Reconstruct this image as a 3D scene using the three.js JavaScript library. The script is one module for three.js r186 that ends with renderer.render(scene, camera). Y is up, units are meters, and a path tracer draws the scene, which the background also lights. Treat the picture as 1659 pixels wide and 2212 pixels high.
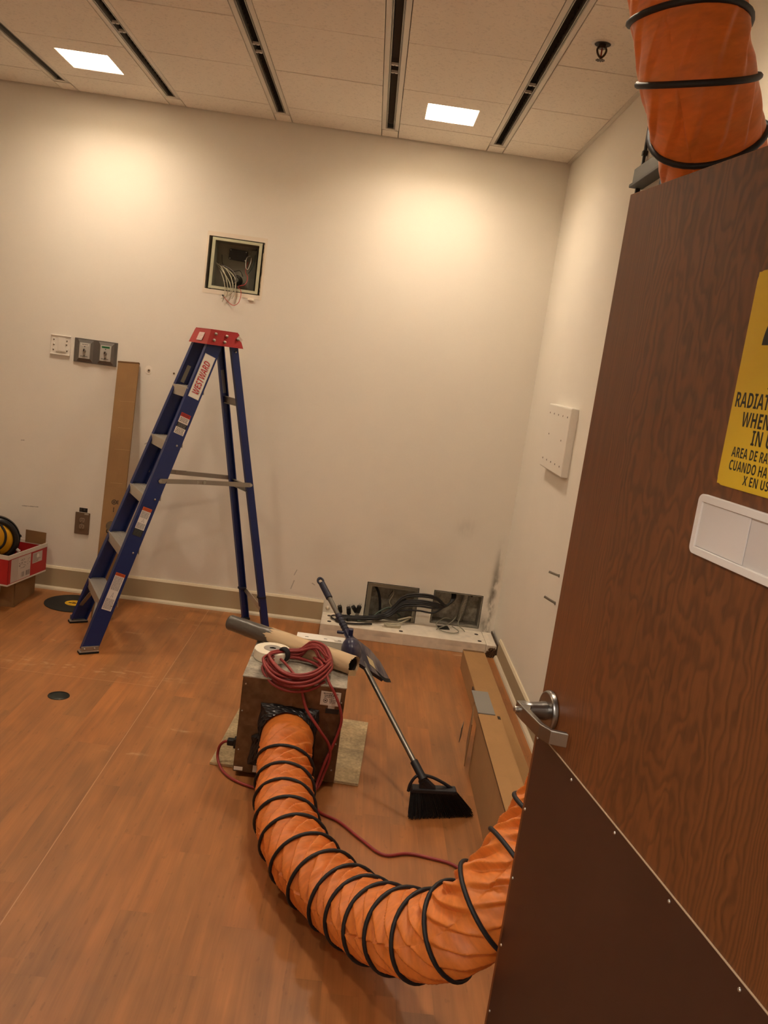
import * as THREE from 'three';
import { RoundedBoxGeometry } from 'three/addons/geometries/RoundedBoxGeometry.js';
import { mergeGeometries } from 'three/addons/utils/BufferGeometryUtils.js';
import { RectAreaLightUniformsLib } from 'three/addons/lights/RectAreaLightUniformsLib.js';

// ------------------------------------------------------------------ camera, light levels, exposure
const scene = new THREE.Scene();
scene.background = new THREE.Color(0x000000);
const camera = new THREE.PerspectiveCamera(61.75, 1659 / 2212, 0.05, 60);
camera.position.set(-0.979, 1.65, 5.202);
camera.rotation.order = 'YXZ';
camera.rotation.set(-0.1706, -0.0356, 0.137);
const renderer = new THREE.WebGLRenderer({ antialias: true });
renderer.toneMapping = THREE.LinearToneMapping;
renderer.toneMappingExposure = 1.92;
renderer.shadowMap.enabled = true;
RectAreaLightUniformsLib.init();
const LAMP = new THREE.Color().setRGB(1.0, 0.825, 0.65);      // warm white of the ceiling lamps
const HALL = new THREE.Color().setRGB(1.0, 0.95, 0.93);       // cooler lamp of the corridor
const BACK_LAMP = 48, FRONT_LAMP = 58, HALL_LAMP = 21;       // radiance of the lamp faces

// ------------------------------------------------------------------ helpers
const H = 2.921;
let seed = 1;
function rnd() { seed = (seed * 1664525 + 1013904223) >>> 0; return seed / 4294967296; }
function hash(x, y, s = 0) { let h = (x * 374761393 + y * 668265263 + s * 982451653) | 0; h = Math.imul(h ^ (h >>> 13), 1274126177); h ^= h >>> 16; return (h >>> 0) / 4294967296; }
function vnoise(x, y, s = 0) {
  const xi = Math.floor(x), yi = Math.floor(y); let fx = x - xi, fy = y - yi;
  fx = fx * fx * (3 - 2 * fx); fy = fy * fy * (3 - 2 * fy);
  const a = hash(xi, yi, s), b = hash(xi + 1, yi, s), c = hash(xi, yi + 1, s), d = hash(xi + 1, yi + 1, s);
  return a + (b - a) * fx + (c - a) * fy + (a - b - c + d) * fx * fy;
}
function fbm(x, y, s = 0, o = 4) { let v = 0, a = 0.5; for (let i = 0; i < o; i++) { v += a * vnoise(x, y, s + i * 17); x *= 2.03; y *= 2.03; a *= 0.5; } return v; }
const clamp = (v, a = 0, b = 1) => Math.min(b, Math.max(a, v));
const sstep = (a, b, v) => { const t = clamp((v - a) / (b - a)); return t * t * (3 - 2 * t); };
const mix = (a, b, t) => a + (b - a) * t;

function texture(w, h, f, rep = [1, 1], srgb = true) {
  const d = new Uint8Array(w * h * 4);
  for (let j = 0; j < h; j++) for (let i = 0; i < w; i++) {
    const c = f(i / w, j / h), k = (j * w + i) * 4;
    d[k] = clamp(c[0], 0, 255); d[k + 1] = clamp(c[1], 0, 255); d[k + 2] = clamp(c[2], 0, 255); d[k + 3] = 255;
  }
  const t = new THREE.DataTexture(d, w, h); t.magFilter = THREE.LinearFilter; t.minFilter = THREE.LinearMipmapLinearFilter; t.generateMipmaps = true;
  t.wrapS = t.wrapT = THREE.RepeatWrapping; t.repeat.set(...rep); if (srgb) t.colorSpace = THREE.SRGBColorSpace; t.needsUpdate = true; return t;
}
function canvasTex(w, h, draw) {
  const c = document.createElement('canvas'); c.width = w; c.height = h; const g = c.getContext('2d'); draw(g, w, h);
  const t = new THREE.CanvasTexture(c); t.colorSpace = THREE.SRGBColorSpace; return t;
}
const std = (color, roughness = 0.6, metalness = 0, more = {}) => new THREE.MeshStandardMaterial({ color, roughness, metalness, ...more });
const lin = (r, g, b, roughness = 0.6, metalness = 0, more = {}) => { const m = std(0xffffff, roughness, metalness, more); m.color.setRGB(r, g, b); return m; };

const counts = {};
function numbered(n) { counts[n] = (counts[n] ?? -1) + 1; return counts[n] ? `${n}_${String(counts[n]).padStart(3, '0')}` : n; }
function tag(o, label, category, group) { o.userData.label = label; o.userData.category = category; if (group) o.userData.group = group; return o; }
function thing(name, label, category, [x, y, z] = [0, 0, 0], turn = 0, group) {
  const o = new THREE.Group(); o.name = numbered(name); o.position.set(x, y, z); o.rotation.y = turn; scene.add(o); return tag(o, label, category, group);
}
function part(parent, name, geo, mat, [x, y, z] = [0, 0, 0], [rx, ry, rz] = [0, 0, 0]) {
  const m = new THREE.Mesh(geo, mat); m.name = parent === scene ? numbered(name) : name; m.position.set(x, y, z); m.rotation.set(rx, ry, rz);
  m.castShadow = m.receiveShadow = true; parent.add(m); return m;
}
function struct(name, geo, mat, pos, rot) { const m = part(scene, name, geo, mat, pos, rot); m.userData.kind = 'structure'; return m; }
function structGroup(name, pos = [0, 0, 0]) { const o = new THREE.Group(); o.name = numbered(name); o.position.set(...pos); o.userData.kind = 'structure'; scene.add(o); return o; }
// uv in metres by the dominant face direction
function boxUV(g, s = 1) {
  g = g.index ? g.toNonIndexed() : g; const p = g.attributes.position, n = p.count, uv = new Float32Array(n * 2);
  const a = new THREE.Vector3(), b = new THREE.Vector3(), c = new THREE.Vector3();
  for (let i = 0; i < n; i += 3) {
    a.fromBufferAttribute(p, i); b.fromBufferAttribute(p, i + 1).sub(a); c.fromBufferAttribute(p, i + 2).sub(a); b.cross(c);
    const ax = Math.abs(b.x), ay = Math.abs(b.y), az = Math.abs(b.z);
    for (let k = 0; k < 3; k++) {
      const x = p.getX(i + k), y = p.getY(i + k), z = p.getZ(i + k);
      const q = ay >= ax && ay >= az ? [x, z] : ax >= az ? [z, y] : [x, y];
      uv[(i + k) * 2] = q[0] * s; uv[(i + k) * 2 + 1] = q[1] * s;
    }
  }
  g.setAttribute('uv', new THREE.BufferAttribute(uv, 2)); return g;
}
const box = (w, h, d) => new THREE.BoxGeometry(w, h, d);
const rbox = (w, h, d, r = 0.004, s = 2) => boxUV(new RoundedBoxGeometry(w, h, d, s, Math.min(r, w / 2.01, h / 2.01, d / 2.01)));
const cyl = (r, h, n = 24, r2 = r) => new THREE.CylinderGeometry(r2, r, h, n);
const V = (...a) => new THREE.Vector3(...a);
function tube(pts, r, seg = 60, rad = 8, closed = false) { return new THREE.TubeGeometry(new THREE.CatmullRomCurve3(pts.map(p => V(...p)), closed, 'centripetal'), seg, r, rad, closed); }
function at(g, x = 0, y = 0, z = 0, rx = 0, ry = 0, rz = 0) { g = g.index ? g.toNonIndexed() : g; g.applyMatrix4(new THREE.Matrix4().compose(V(x, y, z), new THREE.Quaternion().setFromEuler(new THREE.Euler(rx, ry, rz)), V(1, 1, 1))); return g; }
function join(...gs) { return mergeGeometries(gs.map(g => { g = g.index ? g.toNonIndexed() : g; for (const k of Object.keys(g.attributes)) if (!['position', 'normal', 'uv'].includes(k)) g.deleteAttribute(k); return g; })); }
function bar(p, q, r, n = 10) { const a = V(...p), b = V(...q), d = b.clone().sub(a); const g = new THREE.CylinderGeometry(r, r, d.length(), n); g.applyMatrix4(new THREE.Matrix4().compose(a.add(b).multiplyScalar(0.5), new THREE.Quaternion().setFromUnitVectors(V(0, 1, 0), d.normalize()), V(1, 1, 1))); return g; }
function shapeOf(pts) { const s = new THREE.Shape(); pts.forEach((p, i) => i ? s.lineTo(...p) : s.moveTo(...p)); s.closePath(); return s; }
function extr(shape, depth, bevel = 0, curve = 12) { return new THREE.ExtrudeGeometry(shape, { depth, bevelEnabled: bevel > 0, bevelSize: bevel, bevelThickness: bevel, bevelSegments: 2, bevelOffset: -bevel, curveSegments: curve }); }
function rectShape(w, h, r = 0, x = 0, y = 0) {
  const s = new THREE.Shape(), a = x - w / 2, b = x + w / 2, c = y - h / 2, d = y + h / 2;
  if (!r) { s.moveTo(a, c); s.lineTo(b, c); s.lineTo(b, d); s.lineTo(a, d); s.closePath(); return s; }
  s.moveTo(a + r, c); s.lineTo(b - r, c); s.absarc(b - r, c + r, r, -Math.PI / 2, 0); s.lineTo(b, d - r); s.absarc(b - r, d - r, r, 0, Math.PI / 2);
  s.lineTo(a + r, d); s.absarc(a + r, d - r, r, Math.PI / 2, Math.PI); s.lineTo(a, c + r); s.absarc(a + r, c + r, r, Math.PI, 1.5 * Math.PI); return s;
}
function hole(shape, x0, x1, y0, y1) { const p = new THREE.Path(); p.moveTo(x0, y0); p.lineTo(x0, y1); p.lineTo(x1, y1); p.lineTo(x1, y0); p.closePath(); shape.holes.push(p); }
// a length of profile laid from p0 to p1; profile x follows ref, profile y is across
function beam(pts, p0, p1, ref) {
  const a = V(...p0), b = V(...p1), d = b.clone().sub(a), L = d.length(); d.normalize();
  const x = V(...ref); x.addScaledVector(d, -x.dot(d)).normalize(); const y = d.clone().cross(x);
  const g = extr(shapeOf(pts), L); g.applyMatrix4(new THREE.Matrix4().makeBasis(x, y, d).setPosition(a)); return g;
}

// ------------------------------------------------------------------ materials
const wallMap = texture(1024, 1024, (u, v) => { const n = fbm(u * 8, v * 8, 3) - 0.5, f = hash(u * 1024 | 0, v * 1024 | 0, 5) - 0.5; const k = 1 + n * 0.02 + f * 0.012; return [231 * k, 226 * k, 214 * k]; }, [0.6, 0.6]);
const backWallMap = texture(2048, 1536, (u, v) => {            // whole back wall, 4.1 m x 3.075 m: dirt near the right corner, faint scuffs
  const x = u * 4.1 - 4.1, y = v * 3.075; let k = 1 + (fbm(x * 2, y * 2, 3) - 0.5) * 0.03 + (hash(u * 2048 | 0, v * 1536 | 0, 5) - 0.5) * 0.012;
  const cx = -0.045 - 0.02 * (y < 0.35 ? 0.35 - y : 0) + 0.018 * (fbm(y * 9, 1, 8) - 0.5) + 0.05 * (y - 0.35) * 0.3;
  let st = Math.exp(-Math.pow((x - cx) / 0.02, 2)) * sstep(0.72, 0.3, y) * sstep(0.28, 0.62, fbm(x * 34, y * 16, 11)) * 0.52;
  st += Math.exp(-Math.pow((x + 0.085) / 0.03, 2) - Math.pow((y - 0.13) / 0.05, 2)) * 0.45 * fbm(x * 40, y * 40, 12);
  st += 0.05 * sstep(0.5, 0.8, fbm(x * 1.3 + 7, y * 2.2, 21)) * sstep(1.7, 0.8, y);
  st += 0.14 * Math.exp(-Math.pow((x + 0.28) / 0.05, 2) - Math.pow((y - 0.72) / 0.05, 2)) * fbm(x * 60, y * 20, 14);
  for (const [sx, sy, a, l] of [[-2.28, 0.98, 0.6, 0.012], [-3.02, 0.9, 0.1, 0.01], [-2.95, 0.5, 0.05, 0.05], [-1.29, 0.3, 1.2, 0.02], [-1.17, 0.24, -0.5, 0.012], [-1.3, 0.22, 1.3, 0.03]]) {
    const dx = x - sx, dy = y - sy, c = Math.cos(a), s = Math.sin(a); const p = dx * c + dy * s, q = -dx * s + dy * c; if (Math.abs(p) < l && Math.abs(q) < 0.0025) st += 0.3;
  }
  k *= 1 - clamp(st * 0.85); return [231 * k, 226 * k - st * 6, 214 * k - st * 16];
});
const wallM = std(0xffffff, 0.85, 0, { map: wallMap });
const backWallM = std(0xffffff, 0.85, 0, { map: backWallMap });
const ceilMap = texture(1024, 1024, (u, v) => { const f = hash(u * 1024 | 0, v * 1024 | 0, 9), n = fbm(u * 60, v * 60, 2); const k = 1 - (n > 0.62 ? 0.05 : 0) - f * 0.06; return [243 * k, 235 * k, 221 * k]; }, [1.7, 1.7]);
const ceilM = std(0xffffff, 0.95, 0, { map: ceilMap });
const tBarM = std(0xd8d2c6, 0.55);
const plenumM = std(0x2a241e, 0.95);
const baseM = std(0xb2a384, 0.55), baseEdgeM = std(0xe0d3b6, 0.5), quarterM = std(0xcfc3a9, 0.6);

// printed vinyl floor, 4.2 m x 4.7 m in one map: strips of wood print along z, white weld seams are geometry, dust marks
const floorMap = texture(2048, 2048, (u, v) => {
  const x = u * 4.2 - 4.2, z = v * 4.7; const pw = 0.1, col = Math.floor(x / pw), off = hash(col, 0, 31) * 0.92, row = Math.floor((z + off) / 0.92);
  const t = hash(col, row, 33), fx = x / pw - col, fz = (z + off) / 0.92 - row;
  const wx = x + 0.012 * (fbm(x * 6 + t * 40, z * 2.2, 35) - 0.5);
  let g = fbm(wx * 55 + t * 90, z * 2.6 + t * 20, 37, 4) - 0.5; const fine = fbm(wx * 320, z * 9 + t * 7, 39, 2) - 0.5, fig = fbm(x * 14 + t * 30, z * 5, 41, 3) - 0.5;
  const fleck = fbm(x * 90, z * 24, 47, 2) > 0.62 ? -0.07 : 0, cloud = fbm(x * 2.1, z * 1.7, 43, 3) - 0.5;
  let k = 1 + (t - 0.5) * 0.07 + g * 0.2 + fine * 0.1 + fig * 0.26 + fleck + cloud * 0.14;
  if (fx < 0.02 || fz < 0.003) k *= 0.98;
  let r = 162 * k, gg = 106 * k - (t - 0.5) * 4, b = 58 * k - (t - 0.5) * 5;
  let d = 0; const dz = [[-2.02, 0.3, 0.16, 0.02], [-1.86, 0.36, 0.08, 0.02], [-2.42, 0.88, 0.16, 0.015], [-2.15, 0.62, 0.1, 0.012], [-2.2, 1.2, 0.5, 0.05], [-1.45, 1.55, 0.1, 0.012], [-1.6, 1.75, 0.1, 0.012], [-1.75, 2.0, 0.08, 0.012], [-0.22, 0.3, 0.14, 0.03], [-0.72, 2.5, 0.02, 0.006]];
  for (const [cx, cz, rx, rz] of dz) { const e = Math.exp(-Math.pow((x - cx) / rx, 2) - Math.pow((z - cz) / rz, 2)); if (e > 0.02) d += e * sstep(0.45, 0.68, fbm(x * 26, z * 60, 51, 3)); }
  d += 0.45 * Math.exp(-Math.pow((z - 0.27) / 0.03, 2)) * sstep(-0.8, -0.3, x) * fbm(x * 30, z * 30, 53) ;
  d = clamp(d * 0.5); r = mix(r, 214, d); gg = mix(gg, 196, d); b = mix(b, 172, d); return [r, gg, b];
});
const floorM = std(0xffffff, 0.42, 0, { map: floorMap });
const seamM = std(0xb98d68, 0.6);

const oakMap = texture(1024, 2048, (u, v) => {                  // plain-sliced oak veneer, 1.07 m x 2.02 m
  const x = u * 1.07, y = v * 2.02; const cx = 0.36 + 0.05 * Math.sin(y * 1.1), dx = (x - cx);
  const warp = fbm(x * 5, y * 1.5, 61, 4) * 0.3 + (fbm(x * 20, y * 8, 62, 3) - 0.5) * 0.1 + (fbm(x * 60, y * 30, 66, 2) - 0.5) * 0.035;
  let f = (dx * dx * 12 + Math.abs(dx) * 1.8 + warp * 2.4 + y * 0.6 * Math.exp(-dx * dx * 26)) * 17; const r = f - Math.floor(f);
  const band = sstep(0.0, 0.5, r) * (1 - sstep(0.72, 0.98, r)); const pore = fbm(x * 420, y * 16, 63, 2), fine = fbm(x * 170, y * 4.5, 64, 3);
  let k = 0.86 + band * 0.17 - sstep(0.5, 0.75, pore) * 0.17 * (0.4 + 0.6 * (1 - band)) + (fine - 0.5) * 0.2 + (fbm(x * 2.6, y * 1.4, 65, 3) - 0.5) * 0.16;
  return [115 * k, 68 * k, 34 * k];
});
const oakM = std(0xffffff, 0.42, 0, { map: oakMap });
const kickMap = texture(1024, 1024, (u, v) => { let k = 1 + (fbm(u * 7, v * 7, 71) - 0.5) * 0.12 + (fbm(u * 90, v * 8, 72, 2) - 0.5) * 0.05; const s = fbm(u * 40, v * 6, 73, 2) > 0.77 ? 10 : 0; return [60 * k + s, 36 * k + s, 25 * k + s]; });
const kickM = std(0xffffff, 0.42, 0, { map: kickMap });
function cardTex(base, s, w = 512) { return texture(w, w, (u, v) => { const x = u * 0.6, y = v * 0.6; const k = 1 + (fbm(x * 14, y * 14, s) - 0.5) * 0.08 + 0.018 * Math.sin(x * 2 * Math.PI / 0.006) + (hash(u * w | 0, v * w | 0, s) - 0.5) * 0.04; return base.map(c => c * k); }, [1 / 0.6, 1 / 0.6]); }
const cardM = std(0xffffff, 0.9, 0, { map: cardTex([163, 124, 78], 81) });
const cardDarkM = std(0xffffff, 0.9, 0, { map: cardTex([140, 106, 66], 83) });
const cardEdgeM = std(0x6b4d2c, 0.95);
const ductTapeM = std(0x83807a, 0.55);
const blackM = std(0x0d0d0f, 0.5), blackSoftM = std(0x141416, 0.75), rubberM = std(0x0b0b0c, 0.85);
const steelM = std(0xb4b0a8, 0.32, 1), satinM = std(0x8d8a86, 0.3, 1), aluM = std(0xc9c4ba, 0.42, 0.75), aluDullM = std(0x9c978e, 0.5, 0.7);
const galvMap = texture(512, 512, (u, v) => { const n = fbm(u * 18, v * 18, 91, 3), f = fbm(u * 60, v * 60, 92, 2); const k = 0.9 + (n - 0.5) * 0.5 + (f - 0.5) * 0.2; return [176 * k, 172 * k, 158 * k]; }, [2, 2]);
const galvM = std(0xffffff, 0.42, 0.85, { map: galvMap });
const whiteM = std(0xe4dfd4, 0.55), whiteBoxM = std(0xdfd9cc, 0.6), creamM = std(0xe9e2cf, 0.6);
const particleMap = texture(512, 512, (u, v) => { const n = fbm(u * 50, v * 50, 95, 3), m = fbm(u * 6, v * 6, 96, 3); const k = 0.86 + (n - 0.5) * 0.3 + (m - 0.5) * 0.35; return [216 * k, 192 * k, 148 * k]; }, [2.4, 2.4]);
const particleM = std(0xffffff, 0.9, 0, { map: particleMap });
const oldPaintMap = texture(1024, 256, (u, v) => { const n = fbm(u * 30, v * 8, 97, 4), d = fbm(u * 8 + 4, v * 3, 98, 3); let k = 0.99 + (n - 0.5) * 0.14 - sstep(0.6, 0.8, d) * 0.1; return [232 * k, 222 * k, 204 * k]; }, [1, 3]);
const oldPaintM = std(0xffffff, 0.7, 0, { map: oldPaintMap });
const orangeMap = texture(1024, 512, (u, v) => { const n = fbm(u * 40, v * 14, 101, 3) - 0.5, f = hash(u * 1024 | 0, v * 512 | 0, 102) - 0.5; const k = 1 + n * 0.16 + f * 0.03; return [234 * k, 134 * k, 52 * k]; }, [9, 2]);
const orangeM = new THREE.MeshPhysicalMaterial({ map: orangeMap, roughness: 0.5, transmission: 0.22, thickness: 0, side: THREE.DoubleSide });
const redCordM = std(0x8e302d, 0.5), blueM = lin(0.006, 0.019, 0.115, 0.4), capRedM = std(0xb3201f, 0.45);
const glowM = std(0xfff2dd, 0.5, 0, { emissive: new THREE.Color(1, 0.86, 0.66), emissiveIntensity: 5 });
const lampWhiteM = std(0xf2ece0, 0.5);
const grayWireM = std(0xb1aa93, 0.6), redWireM = std(0xb3322a, 0.5), whiteWireM = std(0xd8d4c8, 0.5), greenBoxM = std(0xb9b99d, 0.6);

// ------------------------------------------------------------------ room shell
{ // floor: three sheets of printed vinyl welded together
  const f = structGroup('floor');
  const sub = part(f, 'subfloor', box(4.3, 0.1, 4.9), plenumM, [-2.05, -0.2, 2.35]);
  const uvFloor = g => { g = g.index ? g.toNonIndexed() : g; const p = g.attributes.position, uv = new Float32Array(p.count * 2); for (let i = 0; i < p.count; i++) { uv[i * 2] = (p.getX(i) + 4.2) / 4.2; uv[i * 2 + 1] = p.getZ(i) / 4.7; } g.setAttribute('uv', new THREE.BufferAttribute(uv, 2)); return g; };
  const sheet = (x0, x1, z0, z1, hx, hz, hr) => { const s = shapeOf([[x0, -z0], [x1, -z0], [x1, -z1], [x0, -z1]]); if (hr) { const p = new THREE.Path(); p.absarc(hx, -hz, hr, 0, Math.PI * 2, true); s.holes.push(p); } const g = extr(s, 0.004, 0, 40); g.rotateX(-Math.PI / 2); g.translate(0, -0.004, 0); return uvFloor(g); };
  part(f, 'vinyl_sheet', sheet(-4.1, -1.796, -0.1, 1.3175), floorM);
  part(f, 'vinyl_sheet', sheet(-4.1, -1.796, 1.3205, 4.7, -2.18, 1.551, 0.045), floorM);
  part(f, 'vinyl_sheet', sheet(-1.793, 0.1, -0.1, 4.7), floorM);
  part(f, 'weld_seam', box(0.003, 0.0043, 4.8), seamM, [-1.7945, -0.0018, 2.3]);
  part(f, 'weld_seam', box(2.3, 0.0043, 0.003), seamM, [-2.945, -0.0018, 1.319]);
}
{ // round floor outlet recess, open
  const t = thing('floor_outlet_cup', 'round open floor outlet recess with a grey cup in the brown floor', 'floor outlet', [-2.18, 0, 1.551]);
  part(t, 'rim', new THREE.TorusGeometry(0.0455, 0.002, 8, 48), std(0x3a3530, 0.4, 0.6), [0, 0.0005, 0], [Math.PI / 2, 0, 0]);
  part(t, 'cup', new THREE.LatheGeometry([[0.001, -0.032], [0.042, -0.032], [0.0445, -0.028], [0.0445, 0], [0.0465, 0.0012]].map(p => new THREE.Vector2(...p)), 40), std(0x6a6d66, 0.5, 0.4, { side: THREE.DoubleSide }));
  part(t, 'peg', cyl(0.006, 0.024, 12), std(0xb8aa8c, 0.6), [0.012, -0.02, 0.02]);
}
{ // back wall with three service openings
  const s = shapeOf([[-4.1, 0], [0.12, 0], [0.12, 3.2], [-4.1, 3.2]]);
  hole(s, -2.022, -1.692, 1.938, 2.242); hole(s, -0.835, -0.507, 0.05, 0.302); hole(s, -0.413, -0.1, 0.088, 0.304);
  const g = extr(s, 0.14); g.translate(0, 0, -0.14);
  const p = g.attributes.position, uv = g.attributes.uv; for (let i = 0; i < p.count; i++) uv.setXY(i, (p.getX(i) + 4.1) / 4.1, p.getY(i) / 3.075);
  struct('wall_back', g, backWallM);
  struct('wall_right', boxUV(box(0.14, 3.2, 5.0)), wallM, [0.07, 1.6, 2.36]);
  struct('wall_left', boxUV(box(0.14, 3.2, 5.0)), wallM, [-4.17, 1.6, 2.36]);
  const f = shapeOf([[-4.1, 0], [-1.475, 0], [-1.475, 2.06], [-0.335, 2.06], [-0.335, 0], [0, 0], [0, 3.2], [-4.1, 3.2]]);
  const fg = extr(f, 0.14); struct('wall_front', boxUV(fg), wallM, [0, 0, 4.62]);
  // corridor shell behind the camera
  struct('floor', boxUV(box(4.2, 0.1, 1.9)), floorM, [-2.0, -0.0501, 5.66]);
  struct('wall_corridor', boxUV(box(4.4, 2.8, 0.12)), wallM, [-2.0, 1.4, 6.66]);
  struct('wall_corridor_left', boxUV(box(0.12, 2.8, 1.9)), wallM, [-4.16, 1.4, 5.66]);
  struct('wall_corridor_right', boxUV(box(0.12, 2.8, 1.9)), wallM, [0.16, 1.4, 5.66]);
  struct('ceiling_corridor', boxUV(box(4.4, 0.12, 2.0)), ceilM, [-2.0, 2.66, 5.7]);
}
// baseboards and quarter rounds
{
  const prof = h => shapeOf([[0, 0], [0.012, 0], [0.012, h - 0.012], [0.006, h], [0, h]]);
  const capp = h => shapeOf([[0, h - 0.004], [0.0125, h - 0.013], [0.0065, h + 0.0012], [0, h + 0.0012]]);
  const run = (parentName, h, len, place) => { const g = structGroup(parentName); const a = extr(prof(h), len), b = extr(capp(h), len), q = extr(shapeOf([[0.012, 0], [0.03, 0], [0.027, 0.01], [0.02, 0.017], [0.012, 0.02]]), len); for (const [n, ge, m] of [['board', a, baseM], ['top_edge', b, baseEdgeM], ['quarter_round', q, quarterM]]) { place(ge); part(g, n, ge, m); } };
  run('baseboard_back', 0.146, 3.005, g => { g.rotateY(-Math.PI / 2); g.translate(-1.092, 0, 0); });
  run('baseboard_right', 0.122, 4.35, g => { g.scale(-1, 1, 1); const ix = g.index; const p = g.attributes.position; for (let i = 0; i < p.count; i += 3) { for (const at of [g.attributes.position, g.attributes.normal, g.attributes.uv]) { for (let c = 0; c < at.itemSize; c++) { const u = at.array[i * at.itemSize + c]; at.array[i * at.itemSize + c] = at.array[(i + 1) * at.itemSize + c]; at.array[(i + 1) * at.itemSize + c] = u; } } } g.translate(0, 0, 0.268); });
  const tr = structGroup('trim_1');                               // ceiling wall angle
  part(tr, 'angle', box(0.02, 0.014, 4.6), tBarM, [-0.0105, H - 0.002, 2.3]);
}
// ------------------------------------------------------------------ ceiling: tiles, slot diffusers, lamps
const SLOT0 = -0.4486, PX = 0.6063, ZR = [0.309, 0.903, 1.497, 2.091, 2.685, 3.279, 3.873, 4.467, 4.618];
const LAMPS = [[1, 0.6], [4, 0.6], [1, 2.98], [4, 2.98]];          // column between slots, z
{
  const c = structGroup('ceiling');
  part(c, 'plenum_slab', box(4.3, 0.1, 4.9), plenumM, [-2.05, H + 0.26, 2.35]);
  const tile = (x0, x1, z0, z1, cut) => {
    const w = x1 - x0 - 0.005, d = z1 - z0 - 0.006, s = rectShape(w, d);
    if (cut) hole(s, -0.128, 0.128, cut - (z0 + z1) / 2 - 0.14, cut - (z0 + z1) / 2 + 0.14);
    const g = extr(s, 0.016, 0.002); g.rotateX(Math.PI / 2); part(c, 'ceiling_tile', boxUV(g), ceilM, [(x0 + x1) / 2, H + 0.014 + (hash(x0 * 100 | 0, z0 * 100 | 0) - 0.5) * 0.0016, (z0 + z1) / 2]);
  };
  for (let k = -1; k < 6; k++) {
    const x1 = k < 0 ? -0.018 : SLOT0 - PX * k - 0.047, x0 = k < 0 ? SLOT0 + 0.047 : SLOT0 - PX * (k + 1) + 0.047;
    tile(Math.max(x0, -4.1), x1, 0.006, ZR[0]);
    for (let r = 0; r < ZR.length - 1; r++) {
      if (k === 0 && r === 5) continue;                            // tile taken out where the orange duct goes up
      const l = LAMPS.find(q => q[0] === k + 1 && q[1] > ZR[r] && q[1] < ZR[r + 1]); tile(Math.max(x0, -4.1), x1, ZR[r], ZR[r + 1], l && l[1]);
    }
    if (k >= 0) tile(SLOT0 - PX * k - 0.047, SLOT0 - PX * k + 0.047, 0.006, 0.14);
  }
}
{
  const which = ['slot diffuser nearest the right wall, long black slot in the ceiling', 'second slot diffuser from the right wall, with its row of vanes showing', 'middle slot diffuser of the five in the ceiling', 'second slot diffuser from the left of the picture, right of the left lamp', 'leftmost slot diffuser in the ceiling, left of the left lamp'];
  const z0 = 0.14, z1 = 4.6, L = z1 - z0;
  for (let k = 0; k < 6; k++) {
    const x = SLOT0 - PX * k; if (k === 5) { }
    const t = thing('slot_diffuser', which[k] ?? 'slot diffuser beyond the left edge of the picture', 'air diffuser', [x, H, z0], 0, 'slot diffusers in the ceiling');
    for (const s of [-1, 1]) { part(t, 'flange', rbox(0.021, 0.006, L, 0.0015), tBarM, [s * 0.0365, 0.001, L / 2]); part(t, 'side_wall', box(0.003, 0.05, L - 0.03), aluDullM, [s * 0.0245, 0.025, L / 2 + 0.012]); part(t, 'pattern_blade', box(0.004, 0.016, L - 0.03), aluDullM, [s * 0.019, 0.008, L / 2 + 0.012]); }
    part(t, 'channel_back', box(0.055, 0.004, L), blackSoftM, [0, 0.052, L / 2]);
    part(t, 'end_cap', rbox(0.094, 0.006, 0.026, 0.0015), tBarM, [0, 0.001, 0.013]);
    const vs = []; for (let z = 0.06; z < 2.3; z += 0.047) vs.push(at(box(0.03, 0.02, 0.006), 0, 0.03, z, 0.5, 0, 0)); const vm = part(t, 'vanes', join(...vs), k === 1 ? std(0x5a554c, 0.6) : std(0x221f1b, 0.7)); vm.userData.kind = 'stuff';
    for (const z of [1.1, 1.2, 3.5, 3.6]) { const cl = part(t, 'spacer_clip', rbox(0.03, 0.012, 0.012, 0.002), std(0xd9d5cc, 0.4), [0, 0.004, z - z0]); part(cl, 'screw_hole', cyl(0.003, 0.002, 10), blackM, [0, -0.0062, 0]); }
  }
}
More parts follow.
